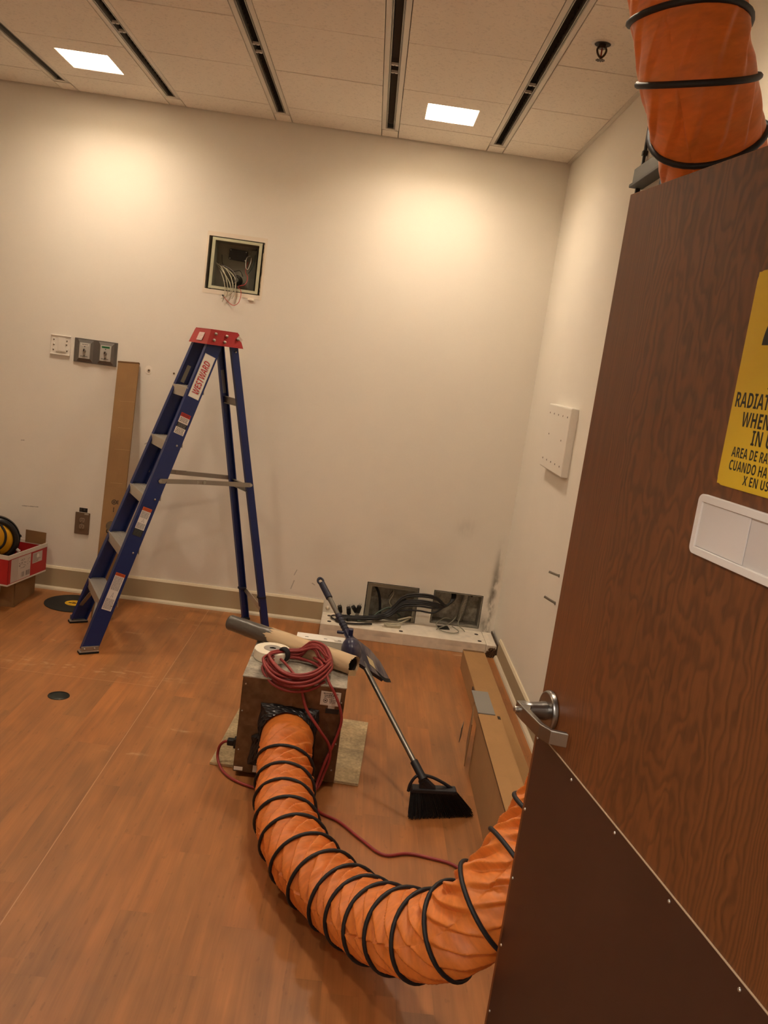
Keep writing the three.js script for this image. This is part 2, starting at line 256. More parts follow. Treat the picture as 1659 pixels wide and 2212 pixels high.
{
  const names = ['square recessed ceiling lamp at the right, above the plain stretch of back wall', 'square recessed ceiling lamp at the left, between the two leftmost slots', 'recessed ceiling lamp over the front right of the room', 'recessed ceiling lamp over the front left of the room'];
  LAMPS.forEach(([k, z], i) => {
    const x = SLOT0 - PX * (k - 0.5), t = thing('ceiling_lamp', names[i], 'ceiling lamp', [x, H, z], 0, 'recessed square ceiling lamps');
    const fr = rectShape(0.29, 0.314, 0.004); hole(fr, -0.126, 0.126, -0.138, 0.138); const fg = extr(fr, 0.003, 0.0008); fg.rotateX(Math.PI / 2); part(t, 'trim_frame', fg, lampWhiteM, [0, 0.001, 0]);
    for (const s of [-1, 1]) { part(t, 'reflector_side', box(0.003, 0.098, 0.282), lampWhiteM, [s * 0.1275, 0.0495, 0]); part(t, 'reflector_side', box(0.252, 0.098, 0.003), lampWhiteM, [0, 0.0495, s * 0.1395]); }
    part(t, 'housing', box(0.27, 0.012, 0.29), aluDullM, [0, 0.105, 0]);
    part(t, 'diffuser_lens', rbox(0.25, 0.006, 0.276, 0.002), glowM, [0, 0.094, 0]);
    const l = new THREE.RectAreaLight(LAMP, i < 2 ? BACK_LAMP : FRONT_LAMP, 0.22, 0.24); l.position.set(0, 0.088, 0); l.rotation.x = -Math.PI / 2; l.name = 'lamp_light'; t.add(l);
  });
  const h = thing('ceiling_lamp', 'flat ceiling lamp of the corridor outside the doorway', 'ceiling lamp', [-1.9, 2.6, 5.75]);
  part(h, 'frame', rbox(0.62, 0.03, 0.62, 0.004), lampWhiteM, [0, -0.015, 0]);
  part(h, 'diffuser_lens', rbox(0.56, 0.006, 0.56, 0.002), glowM, [0, -0.032, 0]);
  const l = new THREE.RectAreaLight(HALL, HALL_LAMP, 0.55, 0.55); l.position.set(0, -0.038, 0); l.rotation.x = -Math.PI / 2; l.name = 'lamp_light'; h.add(l);
}
{ // sprinkler
  const t = thing('fire_sprinkler', 'pendent fire sprinkler head with a white ring in the ceiling tile', 'sprinkler', [-0.289, H, 1.78]);
  part(t, 'escutcheon', new THREE.LatheGeometry([[0.02, 0.002], [0.024, -0.006], [0.036, -0.007], [0.043, -0.003], [0.044, 0]].map(p => new THREE.Vector2(...p)), 40), std(0xd5cfc4, 0.4, 0, { side: THREE.DoubleSide }));
  part(t, 'recess_cup', new THREE.LatheGeometry([[0.001, 0.012], [0.022, 0.012], [0.026, -0.006]].map(p => new THREE.Vector2(...p)), 32), std(0x2b2520, 0.6, 0.5, { side: THREE.DoubleSide }));
  part(t, 'recess_shadow_ring', new THREE.RingGeometry(0.012, 0.03, 32), std(0x2b2520, 0.7), [0, -0.0072, 0], [Math.PI / 2, 0, 0]);
  part(t, 'body', cyl(0.013, 0.03, 16), std(0x4a3d33, 0.4, 0.8), [0, -0.007, 0]);
  for (const s of [-1, 1]) part(t, 'frame_arm', tube([[s * 0.01, -0.012, 0], [s * 0.017, -0.026, 0], [s * 0.012, -0.042, 0], [s * 0.003, -0.052, 0]], 0.004, 16, 8), std(0x4a3d33, 0.4, 0.8));
  part(t, 'bulb', cyl(0.0028, 0.03, 10), std(0x8a1d17, 0.2), [0, -0.034, 0]);
  const d = [cyl(0.004, 0.012, 10)]; d[0].translate(0, -0.056, 0); const pl = []; for (let i = 0; i < 10; i++) { const a = i / 10 * Math.PI * 2; pl.push(at(box(0.012, 0.0015, 0.005), Math.cos(a) * 0.011, -0.062, Math.sin(a) * 0.011, 0, -a, 0)); }
  part(t, 'deflector', join(...d, ...pl, at(cyl(0.008, 0.0015, 20), 0, -0.062, 0)), std(0x54473b, 0.35, 0.9));
}
// ------------------------------------------------------------------ back wall fittings
{ // electrical panel box with loose wires
  const t = thing('electrical_panel_box', 'open square electrical box in the back wall above the ladder, loose wires hanging out', 'electrical box', [-1.857, 2.09, 0]);
  const patch = rectShape(0.35, 0.352, 0.002); hole(patch, -0.164, 0.164, -0.151, 0.151); const pg = extr(patch, 0.0012); part(t, 'skim_patch', pg, std(0xe2d8c6, 0.9), [0, 0, 0]);
  const fr = rectShape(0.292, 0.292); hole(fr, -0.128, 0.128, -0.13, 0.13);
  part(t, 'frame', extr(fr, 0.004, 0.0008), greenBoxM, [0.002, 0, -0.006]);
  for (const [w, h, x, y] of [[0.003, 0.26, -0.128, 0], [0.003, 0.26, 0.13, 0], [0.258, 0.003, 0, 0.13], [0.258, 0.003, 0, -0.13]]) part(t, 'side_wall', box(w, h, 0.11), std(0x7a7968, 0.6, 0.1), [x + 0.001, y, -0.06]);
  part(t, 'back_plate', box(0.3, 0.3, 0.004), std(0x7d7b6c, 0.6, 0.1), [0.002, 0, -0.118]);
  const dev = part(t, 'device_plate', extr(rectShape(0.108, 0.062, 0.008), 0.012, 0.002), blackM, [-0.004, 0.07, -0.112]); dev.rotation.z = -0.03;
  for (const [x, y] of [[-0.046, 0.024], [0.046, 0.024], [-0.046, -0.024], [0.046, -0.024]]) part(dev, 'screw', cyl(0.0032, 0.003, 10), steelM, [x, y, 0.014], [Math.PI / 2, 0, 0]);
  const fit = []; for (let i = 0; i < 5; i++) fit.push(at(new THREE.TorusGeometry(0.03 - i * 0.0025, 0.004, 8, 28), 0.005, -0.075, -0.1 + i * 0.012, 0.5, 0, 0)); part(t, 'conduit_bushing', join(...fit), std(0x3c3a34, 0.45, 0.5));
  part(t, 'bracket', rbox(0.036, 0.24, 0.03, 0.002), std(0x5b5b50, 0.5, 0.4), [0.094, -0.01, -0.1]);
  for (const [m, pts, r] of [
    [grayWireM, [[-0.12, 0.005, -0.08], [-0.08, -0.02, -0.03], [-0.045, -0.07, 0.01], [-0.028, -0.125, 0.014], [-0.024, -0.165, 0.012], [-0.036, -0.185, 0.014], [-0.058, -0.196, 0.018]], 0.0026],
    [grayWireM, [[-0.12, 0, -0.09], [-0.07, -0.04, -0.02], [-0.02, -0.1, 0.01], [-0.006, -0.14, 0.02], [-0.012, -0.168, 0.022], [-0.035, -0.19, 0.02]], 0.0026],
    [grayWireM, [[-0.12, -0.002, -0.08], [-0.06, -0.02, -0.03], [-0.012, -0.075, 0.006], [0.004, -0.125, 0.016], [0.002, -0.155, 0.02], [-0.008, -0.172, 0.016]], 0.0028],
    [grayWireM, [[-0.11, 0.006, -0.09], [-0.04, -0.03, -0.05], [0.008, -0.075, -0.01], [0.018, -0.13, 0.01], [0.016, -0.165, 0.012], [0.004, -0.192, 0.016]], 0.003],
    [grayWireM, [[-0.125, 0.01, -0.08], [-0.075, -0.06, -0.03], [-0.046, -0.12, 0.01], [-0.04, -0.175, 0.012], [-0.046, -0.205, 0.012], [-0.05, -0.216, 0.012]], 0.0024],
    [std(0x6c6560, 0.6), [[-0.1, 0, -0.06], [-0.03, -0.02, -0.03], [0.012, -0.06, 0.0], [0.008, -0.1, 0.004], [-0.025, -0.1, 0.002], [-0.06, -0.094, -0.01]], 0.0026],
    [redWireM, [[0.06, 0.04, -0.09], [0.056, -0.02, -0.06], [0.078, -0.06, -0.02], [0.07, -0.1, 0.004], [0.03, -0.118, 0.008], [0.05, -0.135, 0.014], [0.055, -0.165, 0.016], [0.045, -0.21, 0.02], [0.02, -0.228, 0.02], [-0.015, -0.212, 0.02], [-0.05, -0.178, 0.018]], 0.0018],
    [whiteWireM, [[0.068, 0.075, -0.1], [0.054, 0.06, -0.07], [0.058, 0.0, -0.05], [0.068, -0.008, -0.05], [0.08, 0.03, -0.06], [0.078, 0.068, -0.09]], 0.0022],
    [std(0x2d4a46, 0.5), [[0.1, 0.12, -0.1], [0.098, 0.04, -0.07], [0.09, 0.0, -0.06], [0.07, -0.03, -0.07]], 0.0018],
    [blackM, [[-0.1, 0.06, -0.1], [-0.08, 0.0, -0.07], [-0.02, -0.03, -0.06], [0.02, -0.02, -0.07], [0.04, -0.05, -0.08]], 0.002],
  ]) part(t, 'wire', tube(pts, r, 50, 7), m);
  part(t, 'wire_splice', bar([-0.052, -0.176, 0.018], [-0.045, -0.184, 0.018], 0.0045, 10), blackM);
  const tab = part(t, 'paint_flake', rbox(0.035, 0.012, 0.01, 0.002), std(0xe6ddcb, 0.8), [0.115, -0.181, 0.006]); tab.rotation.z = -0.08;
  // torn edge of the plasterboard round the opening: slightly irregular lip
  const lip = []; for (let i = 0; i < 26; i++) { const y = -0.15 + i * 0.0118; lip.push(at(box(0.004 + rnd() * 0.007, 0.012, 0.006), 0.163 - rnd() * 0.002, y, -0.002)); } part(t, 'torn_edge', join(...lip), std(0xbfae93, 0.95));
}
{ // blank white plate
  const t = thing('blank_wall_plate', 'white square bracket plate with open screw slots, beside the grey switch plate', 'wall plate', [-2.831, 1.496, 0]);
  part(t, 'plate', rbox(0.116, 0.116, 0.006, 0.002), whiteM, [0, 0, 0.003]);
  part(t, 'centre_panel', rbox(0.044, 0.078, 0.005, 0.001), whiteM, [0.008, 0.004, 0.0075]);
  part(t, 'raised_edge', rbox(0.116, 0.006, 0.01, 0.002), whiteM, [0, 0.055, 0.006]); part(t, 'raised_edge', rbox(0.116, 0.006, 0.01, 0.002), whiteM, [0, -0.055, 0.006]);
  part(t, 'slot_bar', rbox(0.06, 0.006, 0.006, 0.001), std(0xb5aa98, 0.7), [0.006, -0.04, 0.008]);
  for (const [x, y] of [[-0.04, 0.03], [0.037, 0.028], [-0.04, -0.03], [0.04, -0.03], [-0.039, 0], [0.036, 0.006]]) { part(t, 'clip', rbox(0.009, 0.006, 0.006, 0.001), whiteM, [x, y + 0.006, 0.008]); part(t, 'screw_slot', cyl(0.0033, 0.003, 10), std(0x4a3e33, 0.8), [x, y - 0.002, 0.006], [Math.PI / 2, 0, 0]); }
}
{ // grey double control plate
  const t = thing('control_switch_plate', 'dark grey double wall plate with two silver key switches', 'wall switch', [-2.622, 1.483, 0]);
  part(t, 'plate', rbox(0.253, 0.14, 0.008, 0.0015), std(0x6a6661, 0.45, 0.5), [0, 0, 0.004]);
  const lab = (c, t1) => canvasTex(128, 192, (g, w, h) => { g.fillStyle = '#b9b6ae'; g.fillRect(0, 0, w, h); g.fillStyle = c; g.fillRect(16, 8, 96, 24); g.fillStyle = '#222'; for (let i = 0; i < 7; i++) g.fillRect(24 + i * 12, 14, 8, 11); g.fillRect(14, 170, 96, 3); for (let i = 0; i < 8; i++) g.fillRect(18 + i * 11, 162, 7, 6); });
  [[-0.061, '#e8e4da'], [0.062, '#2f8a4f']].forEach(([x, c]) => {
    const bz = new THREE.CylinderGeometry(0.046, 0.07, 0.01, 4, 1); bz.rotateY(Math.PI / 4); bz.rotateX(Math.PI / 2); bz.scale(0.98, 1.34, 1);
    const b = part(t, 'switch_bezel', bz.toNonIndexed(), std(0x75716b, 0.4, 0.55), [x, 0, 0.012]); b.geometry.computeVertexNormals();
    const pl = part(t, 'switch_plate', rbox(0.064, 0.092, 0.004, 0.001), std(0xb9b6ae, 0.45, 0.4), [x, 0, 0.019]);
    part(pl, 'printed_face', new THREE.PlaneGeometry(0.062, 0.09), std(0xffffff, 0.5, 0.2, { map: lab(c) }), [0, 0, 0.0025]);
    const k = part(t, 'key_barrel', cyl(0.0085, 0.022, 20), steelM, [x + 0.001, 0.0, 0.028], [Math.PI / 2, 0, 0]); part(k, 'key_tab', rbox(0.005, 0.014, 0.014, 0.001), blackM, [0, 0.007, -0.004]);
    for (const y of [0.024, -0.028]) part(pl, 'screw', cyl(0.003, 0.002, 10), blackM, [0, y, 0.003], [Math.PI / 2, 0, 0]);
  });
}
{ // outlet
  const t = thing('wall_outlet', 'brown metal wall outlet plate with a duplex socket low on the wall', 'outlet', [-2.625, 0.438, 0]);
  const m = std(0x75624f, 0.42, 0.35);
  part(t, 'cover_plate', rbox(0.089, 0.136, 0.007, 0.003), m, [0, 0, 0.0035]);
  for (const y of [0.02, -0.02]) { const s = part(t, 'socket', extr(rectShape(0.032, 0.028, 0.009), 0.004, 0.0012), std(0x8a7660, 0.45), [0, y, 0.006]); for (const x of [-0.006, 0.006]) part(s, 'slot', box(0.0022, 0.009, 0.001), blackM, [x, 0.003, 0.0054]); part(s, 'ground_hole', cyl(0.0025, 0.001, 10), blackM, [0, -0.008, 0.0054], [Math.PI / 2, 0, 0]); }
  part(t, 'screw', cyl(0.003, 0.002, 12), steelM, [0, 0, 0.0075], [Math.PI / 2, 0, 0]);
  part(t, 'paper_tag', rbox(0.026, 0.009, 0.0005, 0.0002), std(0xa59a88, 0.7), [0.024, 0.06, 0.0076]);
  const l = part(scene, 'outlet_label', rbox(0.05, 0.026, 0.0014, 0.0006), std(0x101012, 0.4), [-2.624, 0.521, 0.0008]); tag(l, 'small black label stuck on the wall just above the brown outlet', 'label');
  part(l, 'print', new THREE.PlaneGeometry(0.046, 0.022), std(0xffffff, 0.5, 0, { map: canvasTex(96, 48, (g, w, h) => { g.fillStyle = '#101012'; g.fillRect(0, 0, w, h); g.fillStyle = '#77736d'; for (let j = 0; j < 4; j++) { g.fillRect(6, 6 + j * 10, 14 + (j % 2) * 6, 3); if (j < 3) g.fillRect(52, 6 + j * 10, 20, 3); } }) }), [0, 0, 0.0008]);
}
{ // wall anchors
  const a = thing('wall_anchor', 'white round wall plug in a patch of filler, left of the ladder', 'wall anchor', [-2.304, 1.421, 0]);
  part(a, 'filler_patch', extr(new THREE.Shape().absellipse(0, 0, 0.021, 0.026, 0, Math.PI * 2), 0.0012, 0.0004), std(0xf1ebdf, 0.85)); part(a, 'plug_rim', new THREE.TorusGeometry(0.007, 0.0025, 8, 20), std(0xc9b79c, 0.6), [0.003, -0.003, 0.002]); part(a, 'plug_hole', cyl(0.0058, 0.002, 16), std(0x2a1d15, 0.8), [0.003, -0.003, 0.0016], [Math.PI / 2, 0, 0]);
  const b = thing('wall_anchor', 'small bare screw hole in the wall just left of the ladder rail', 'wall anchor', [-2.152, 1.42, 0]);
  part(b, 'plug_rim', new THREE.TorusGeometry(0.0058, 0.0018, 8, 20), std(0xcbb99d, 0.6), [0, 0, 0.001]); part(b, 'plug_hole', cyl(0.005, 0.002, 16), std(0x2a1d15, 0.8), [0, 0, 0.001], [Math.PI / 2, 0, 0]);
}
{ // blank box on the right wall
  const t = thing('blank_cover_box', 'white rectangular blank cover on the right wall with rows of screw holes', 'wall cover', [0, 1.398, 0.952]);
  const g = extr(rectShape(0.51, 0.328, 0.006), 0.026, 0.006); g.rotateY(-Math.PI / 2); part(t, 'cover', g, whiteM, [-0.004, 0, 0]);
  for (const [rz, ry] of [[-1, 1], [-0.5, 1], [0, 1], [0.5, 1], [1, 1], [-1, -1], [-0.5, -1], [0, -1], [0.5, -1], [1, -1], [-0.75, 0.1], [0.72, 0.02]]) part(t, 'screw_hole', cyl(0.0045, 0.002, 10), std(0x5a4a3a, 0.9), [-0.0362, ry * 0.118, rz * 0.2], [0, 0, Math.PI / 2]);
}
{ // stubs sticking out of the right wall
  [[0.8, 1.37, 0.05, 0.25, 'upper thin metal peg sticking out of the right wall beside the door edge'], [0.672, 1.385, 0.055, 0.45, 'lower longer metal peg sticking out of the right wall beside the door edge']].forEach(([y, z, l, up, lb]) => {
    const t = thing('wall_peg', lb, 'peg', [0, y, z]); part(t, 'rod', tube([[0.002, 0, 0], [-l * 0.5, up * l * 0.5, 0.0], [-l, up * l, -0.004]], 0.0055, 12, 8), std(0x8f8a80, 0.4, 0.6)); part(t, 'flange', cyl(0.008, 0.003, 14), std(0x77706a, 0.5, 0.6), [-0.0015, 0, 0], [0, 0, Math.PI / 2]);
  });
}
{ // black rail with rod high on the right wall
  const t = thing('wall_rail_bracket', 'black metal rail with thin upright rod high on the right wall', 'wall bracket', [0, 2.5, 1.7]);
  part(t, 'rail', rbox(0.045, 0.062, 0.62, 0.006), std(0x12110f, 0.45), [-0.0225, 0.012, 0.21]);
  part(t, 'rail_lip', rbox(0.055, 0.014, 0.62, 0.003), std(0x0e0d0c, 0.5), [-0.0275, -0.024, 0.21]);
  part(t, 'rod', rbox(0.012, 0.42, 0.014, 0.003), blackM, [-0.012, 0.205, -0.11]); part(t, 'rod_clamp', rbox(0.02, 0.02, 0.02, 0.003), std(0x35322e, 0.4, 0.5), [-0.012, 0.11, -0.11]);
  part(t, 'hook', rbox(0.018, 0.03, 0.016, 0.003), blackM, [-0.02, -0.036, -0.09]);
}
// ------------------------------------------------------------------ low boxes, plinth and cables at the foot of the back wall
{
  const galvM = std(0xffffff, 0.5, 0.35, { map: galvMap });
  const jb = (label, x0, x1, y0, y1) => {
    const w = x1 - x0, h = y1 - y0, t = thing('junction_box', label, 'junction box', [(x0 + x1) / 2, (y0 + y1) / 2, 0]);
    for (const [bw, bh, x, y] of [[0.004, h, -w / 2 + 0.002, 0], [0.004, h, w / 2 - 0.002, 0], [w, 0.004, 0, h / 2 - 0.002], [w, 0.004, 0, -h / 2 + 0.002]]) part(t, 'side_wall', boxUV(box(bw, bh, 0.12)), galvM, [x, y, -0.06]);
    part(t, 'back_plate', boxUV(box(w, h, 0.004)), galvM, [0, 0, -0.12]);
    return [t, w, h];
  };
  const [a, aw, ah] = jb('left open metal box low in the back wall, full of black cables', -0.83, -0.512, 0.055, 0.298);
  const lipf = rectShape(aw - 0.01, ah - 0.01); hole(lipf, -aw / 2 + 0.028, aw / 2 - 0.02, -ah / 2 + 0.02, ah / 2 - 0.024); part(a, 'front_lip', extr(lipf, 0.003), std(0x8c8a7c, 0.5, 0.4), [0, 0, -0.012]);
  part(a, 'knockout_hose', tube([[-0.13, 0.1, -0.1], [-0.09, 0.06, -0.06], [-0.07, 0, -0.05], [-0.06, -0.08, -0.04]], 0.008, 30, 10), blackSoftM);
  part(a, 'wire', tube([[0, 0.11, -0.1], [0.01, 0.05, -0.06], [-0.01, 0, -0.05], [0.02, -0.05, -0.05], [-0.03, -0.09, -0.03]], 0.0025, 40, 7), grayWireM);
  part(a, 'wire', tube([[0.03, 0.11, -0.1], [0.0, 0.06, -0.07], [-0.02, 0.03, -0.06]], 0.002, 30, 7), blackM);
  const [b, bw, bh] = jb('right open metal box low in the back wall near the room corner', -0.408, -0.105, 0.093, 0.3);
  part(b, 'conduit', cyl(0.02, 0.19, 18), galvM, [0.05, 0.0, -0.085], [0.1, 0, -0.12]);
  part(b, 'knockout', cyl(0.009, 0.004, 16), std(0x3b1f18, 0.6), [0.1, 0.07, -0.117], [Math.PI / 2, 0, 0]);
  for (const pts of [[[0.02, -0.06, -0.08], [0.0, -0.075, -0.02], [-0.04, -0.1, 0.03], [-0.11, -0.13, 0.07], [-0.13, -0.15, 0.1]], [[0.06, -0.05, -0.08], [0.03, -0.07, -0.01], [0.02, -0.095, 0.03], [0.05, -0.115, 0.06], [0.06, -0.12, 0.08]], [[-0.02, -0.09, -0.05], [-0.07, -0.075, 0.0], [-0.12, -0.1, 0.06], [-0.1, -0.12, 0.11], [-0.02, -0.125, 0.13], [0.02, -0.12, 0.1], [-0.02, -0.105, 0.05]]])
    part(b, 'wire', tube(pts.map(([x, y, z]) => [x, y + 0.008, z]), 0.0032, 40, 7), std(0x8d8a78, 0.6));
  part(b, 'loose_plate', rbox(0.07, 0.003, 0.05, 0.001), std(0x24221e, 0.6), [-0.07, -0.118, 0.035], [0.1, 0.2, 0]);
}
{
  const t = thing('plinth', 'long low white painted plinth against the foot of the back wall, worn and dusty', 'plinth', [0, 0, 0]);
  part(t, 'beam', boxUV(new RoundedBoxGeometry(1.012, 0.072, 0.243, 2, 0.003)), oldPaintM, [-0.585, 0.036, 0.1225]);
  part(t, 'end_block', boxUV(new RoundedBoxGeometry(0.06, 0.073, 0.262, 2, 0.003)), oldPaintM, [-0.0475, 0.0365, 0.132]);
  const ch = []; for (let i = 0; i < 40; i++) ch.push(at(box(0.008 + rnd() * 0.02, 0.005 + rnd() * 0.016, 0.004 + rnd() * 0.006), -0.072 + rnd() * 0.05, 0.006 + rnd() * 0.05, 0.264 + rnd() * 0.004, rnd() * 0.5, rnd(), rnd())); part(t, 'broken_end', join(...ch), std(0x5a4128, 0.95));
  part(t, 'end_strip', rbox(0.005, 0.085, 0.27, 0.001), std(0x4b3c2c, 0.8), [-0.0145, 0.043, 0.136]);
  for (const [x, z] of [[-1.045, 0.07], [-1.04, 0.185], [-0.115, 0.2], [-0.12, 0.07], [-0.6, 0.2]]) part(t, 'bolt_hole', cyl(0.0125, 0.002, 18), std(0x2b1d12, 0.9), [x, 0.0722, z]);
  part(t, 'pencil_mark', box(0.11, 0.0006, 0.022), std(0xb8a98c, 0.9), [-0.66, 0.0724, 0.15], [0, 0.05, 0]);
  const s = part(scene, 'wall_bolt', new THREE.LatheGeometry([[0, 0.012], [0.006, 0.012], [0.009, 0.006], [0.014, 0.004], [0.014, 0]].map(p => new THREE.Vector2(...p)), 20), std(0xcfc6b4, 0.5, 0.3), [-1.062, 0.1, 0.0], [Math.PI / 2, 0, 0]); tag(s, 'round headed bolt in the wall just above the left end of the plinth', 'bolt');
}
{
  const t = thing('cable_bundle', 'black cables with plugs spilling over the white plinth from the metal wall boxes', 'cables', [0, 0, 0]);
  const base = [[-0.27, 0.25, -0.03], [-0.285, 0.22, 0.02]];
  const top = [0.27, 0.275, 0.262, 0.235, 0.225, 0.215, 0.17, 0.2];
  for (let i = 0; i < 8; i++) {
    const y = top[i], o = i * 0.006;
    const pts = [[-0.29 + o * 0.5, 0.285, -0.07], [-0.295 + o * 0.4, 0.255, -0.015], [-0.325 - o * 0.5, 0.222 - o * 0.3, 0.03 + o * 0.2], [-0.4, y * 0.96 + 0.006, 0.045], [-0.5, y, 0.04 + o * 0.2], [-0.6, y * 0.86 + 0.01, 0.035 + o * 0.3], [-0.68, 0.15 - i * 0.005, 0.05 + o * 0.5], [-0.77, 0.098 + (i % 3) * 0.007, 0.075 + o], [-0.86 - rnd() * 0.06, 0.085 + (i % 3) * 0.005, 0.1 + (rnd() - 0.5) * 0.06], [-0.93 - rnd() * 0.06, 0.082 + (i % 2) * 0.006, 0.1 + (rnd() - 0.5) * 0.1]];
    part(t, 'cable', tube(pts, 0.0058 + (i % 3) * 0.0007, 90, 8), blackM);
  }
  for (const [m, pts, r] of [[std(0x4a5a4e, 0.6), [[-0.6, 0.1, -0.02], [-0.68, 0.16, 0.03], [-0.74, 0.14, 0.07], [-0.8, 0.09, 0.1], [-0.87, 0.082, 0.13]], 0.005], [grayWireM, [[-0.54, 0.09, -0.03], [-0.56, 0.1, 0.04], [-0.62, 0.085, 0.1], [-0.7, 0.083, 0.12], [-0.68, 0.086, 0.16], [-0.6, 0.08, 0.13]], 0.0055], [grayWireM, [[-0.52, 0.1, -0.02], [-0.55, 0.12, 0.05], [-0.62, 0.1, 0.07]], 0.0055], [blackM, [[-0.96, 0.082, 0.12], [-1.0, 0.08, 0.14], [-0.99, 0.08, 0.19], [-0.9, 0.081, 0.2], [-0.78, 0.082, 0.16]], 0.006], [blackM, [[-0.9, 0.085, 0.06], [-0.98, 0.085, 0.07], [-1.03, 0.083, 0.1], [-1.02, 0.082, 0.15], [-0.97, 0.081, 0.17]], 0.005], [blackM, [[-0.59, 0.22, -0.02], [-0.65, 0.16, 0.02], [-0.72, 0.1, 0.05], [-0.8, 0.09, 0.05]], 0.016]]) part(t, 'cable', tube(pts, r, 60, 8), m);
  for (const [x, y, z, rz] of [[-0.93, 0.115, 0.05, 0.15], [-0.895, 0.125, 0.035, 0.6], [-0.87, 0.13, 0.045, -0.2], [-0.985, 0.12, 0.06, 0.2]]) { const p = part(t, 'plug', at(rbox(0.026, 0.05, 0.024, 0.006), 0, 0, 0), std(0x1c1b19, 0.55), [x, y, z], [0.2, 0.3, rz]); part(p, 'collar', cyl(0.008, 0.03, 12), rnd() > 0.5 ? std(0x8d8a80, 0.5) : blackM, [0, -0.034, 0]); for (const s of [-1, 1]) part(p, 'prong', box(0.0015, 0.016, 0.006), steelM, [s * 0.006, 0.032, 0]); }
}
// ------------------------------------------------------------------ upright carton leaning on the wall
{
  const len = 1.515, lean = 0.298, t = thing('upright_carton', 'tall narrow brown cardboard carton leaning upright against the back wall behind the ladder', 'cardboard carton', [-2.327, 0.0, 0.462]);
  t.rotation.set(-lean, 0, 0.0605);
  const w = 0.124, d = 0.016;
  part(t, 'body', boxUV(new RoundedBoxGeometry(w, len, d, 2, 0.003)), cardDarkM, [0, len / 2 + 0.006, 0]);
  part(t, 'top_flap', rbox(w + 0.002, 0.01, d + 0.004, 0.003), cardEdgeM, [0, len + 0.002, 0]);
  for (const y of [1.12, 0.99, 0.79, 1.28]) part(t, 'crease', box(0.06 + hash(y * 100 | 0, 1) * 0.04, 0.0016, 0.0008), std(0xa9865a, 0.9), [hash(y * 100 | 0, 2) * 0.03 - 0.01, y, d / 2 + 0.0002]);
  const pr = canvasTex(128, 320, (g, w2, h2) => { g.clearRect(0, 0, w2, h2); g.strokeStyle = g.fillStyle = '#2e2318'; g.lineWidth = 5; g.beginPath(); g.arc(64, 34, 16, 0, 7); g.stroke(); g.beginPath(); g.arc(64, 34, 6, 0, 7); g.stroke(); g.fillRect(84, 20, 5, 28); g.fillRect(92, 18, 3, 32); for (let i = 0; i < 6; i++) g.fillRect(62, 74 + i * 6, 7, 4); g.fillStyle = 'rgba(84,74,60,0.85)'; g.beginPath(); g.arc(58, 214, 36, 0, 7); g.fill(); g.strokeStyle = '#8a795f'; g.lineWidth = 2; for (let i = -3; i < 4; i++) { g.beginPath(); g.moveTo(30, 214 + i * 9); g.lineTo(86, 214 + i * 9); g.stroke(); } g.save(); g.translate(36, 250); g.rotate(Math.PI / 2); g.fillStyle = '#20170e'; g.font = 'bold 62px sans-serif'; g.fillText('5', -12, 8); g.fillStyle = 'rgba(84,74,60,0.9)'; g.fillText('C', 14, -14); g.restore(); });
  part(t, 'print', new THREE.PlaneGeometry(0.1, 0.25), std(0xffffff, 0.9, 0, { map: pr, transparent: true, alphaTest: 0.3 }), [0.002, 0.58, d / 2 + 0.0006]);
}
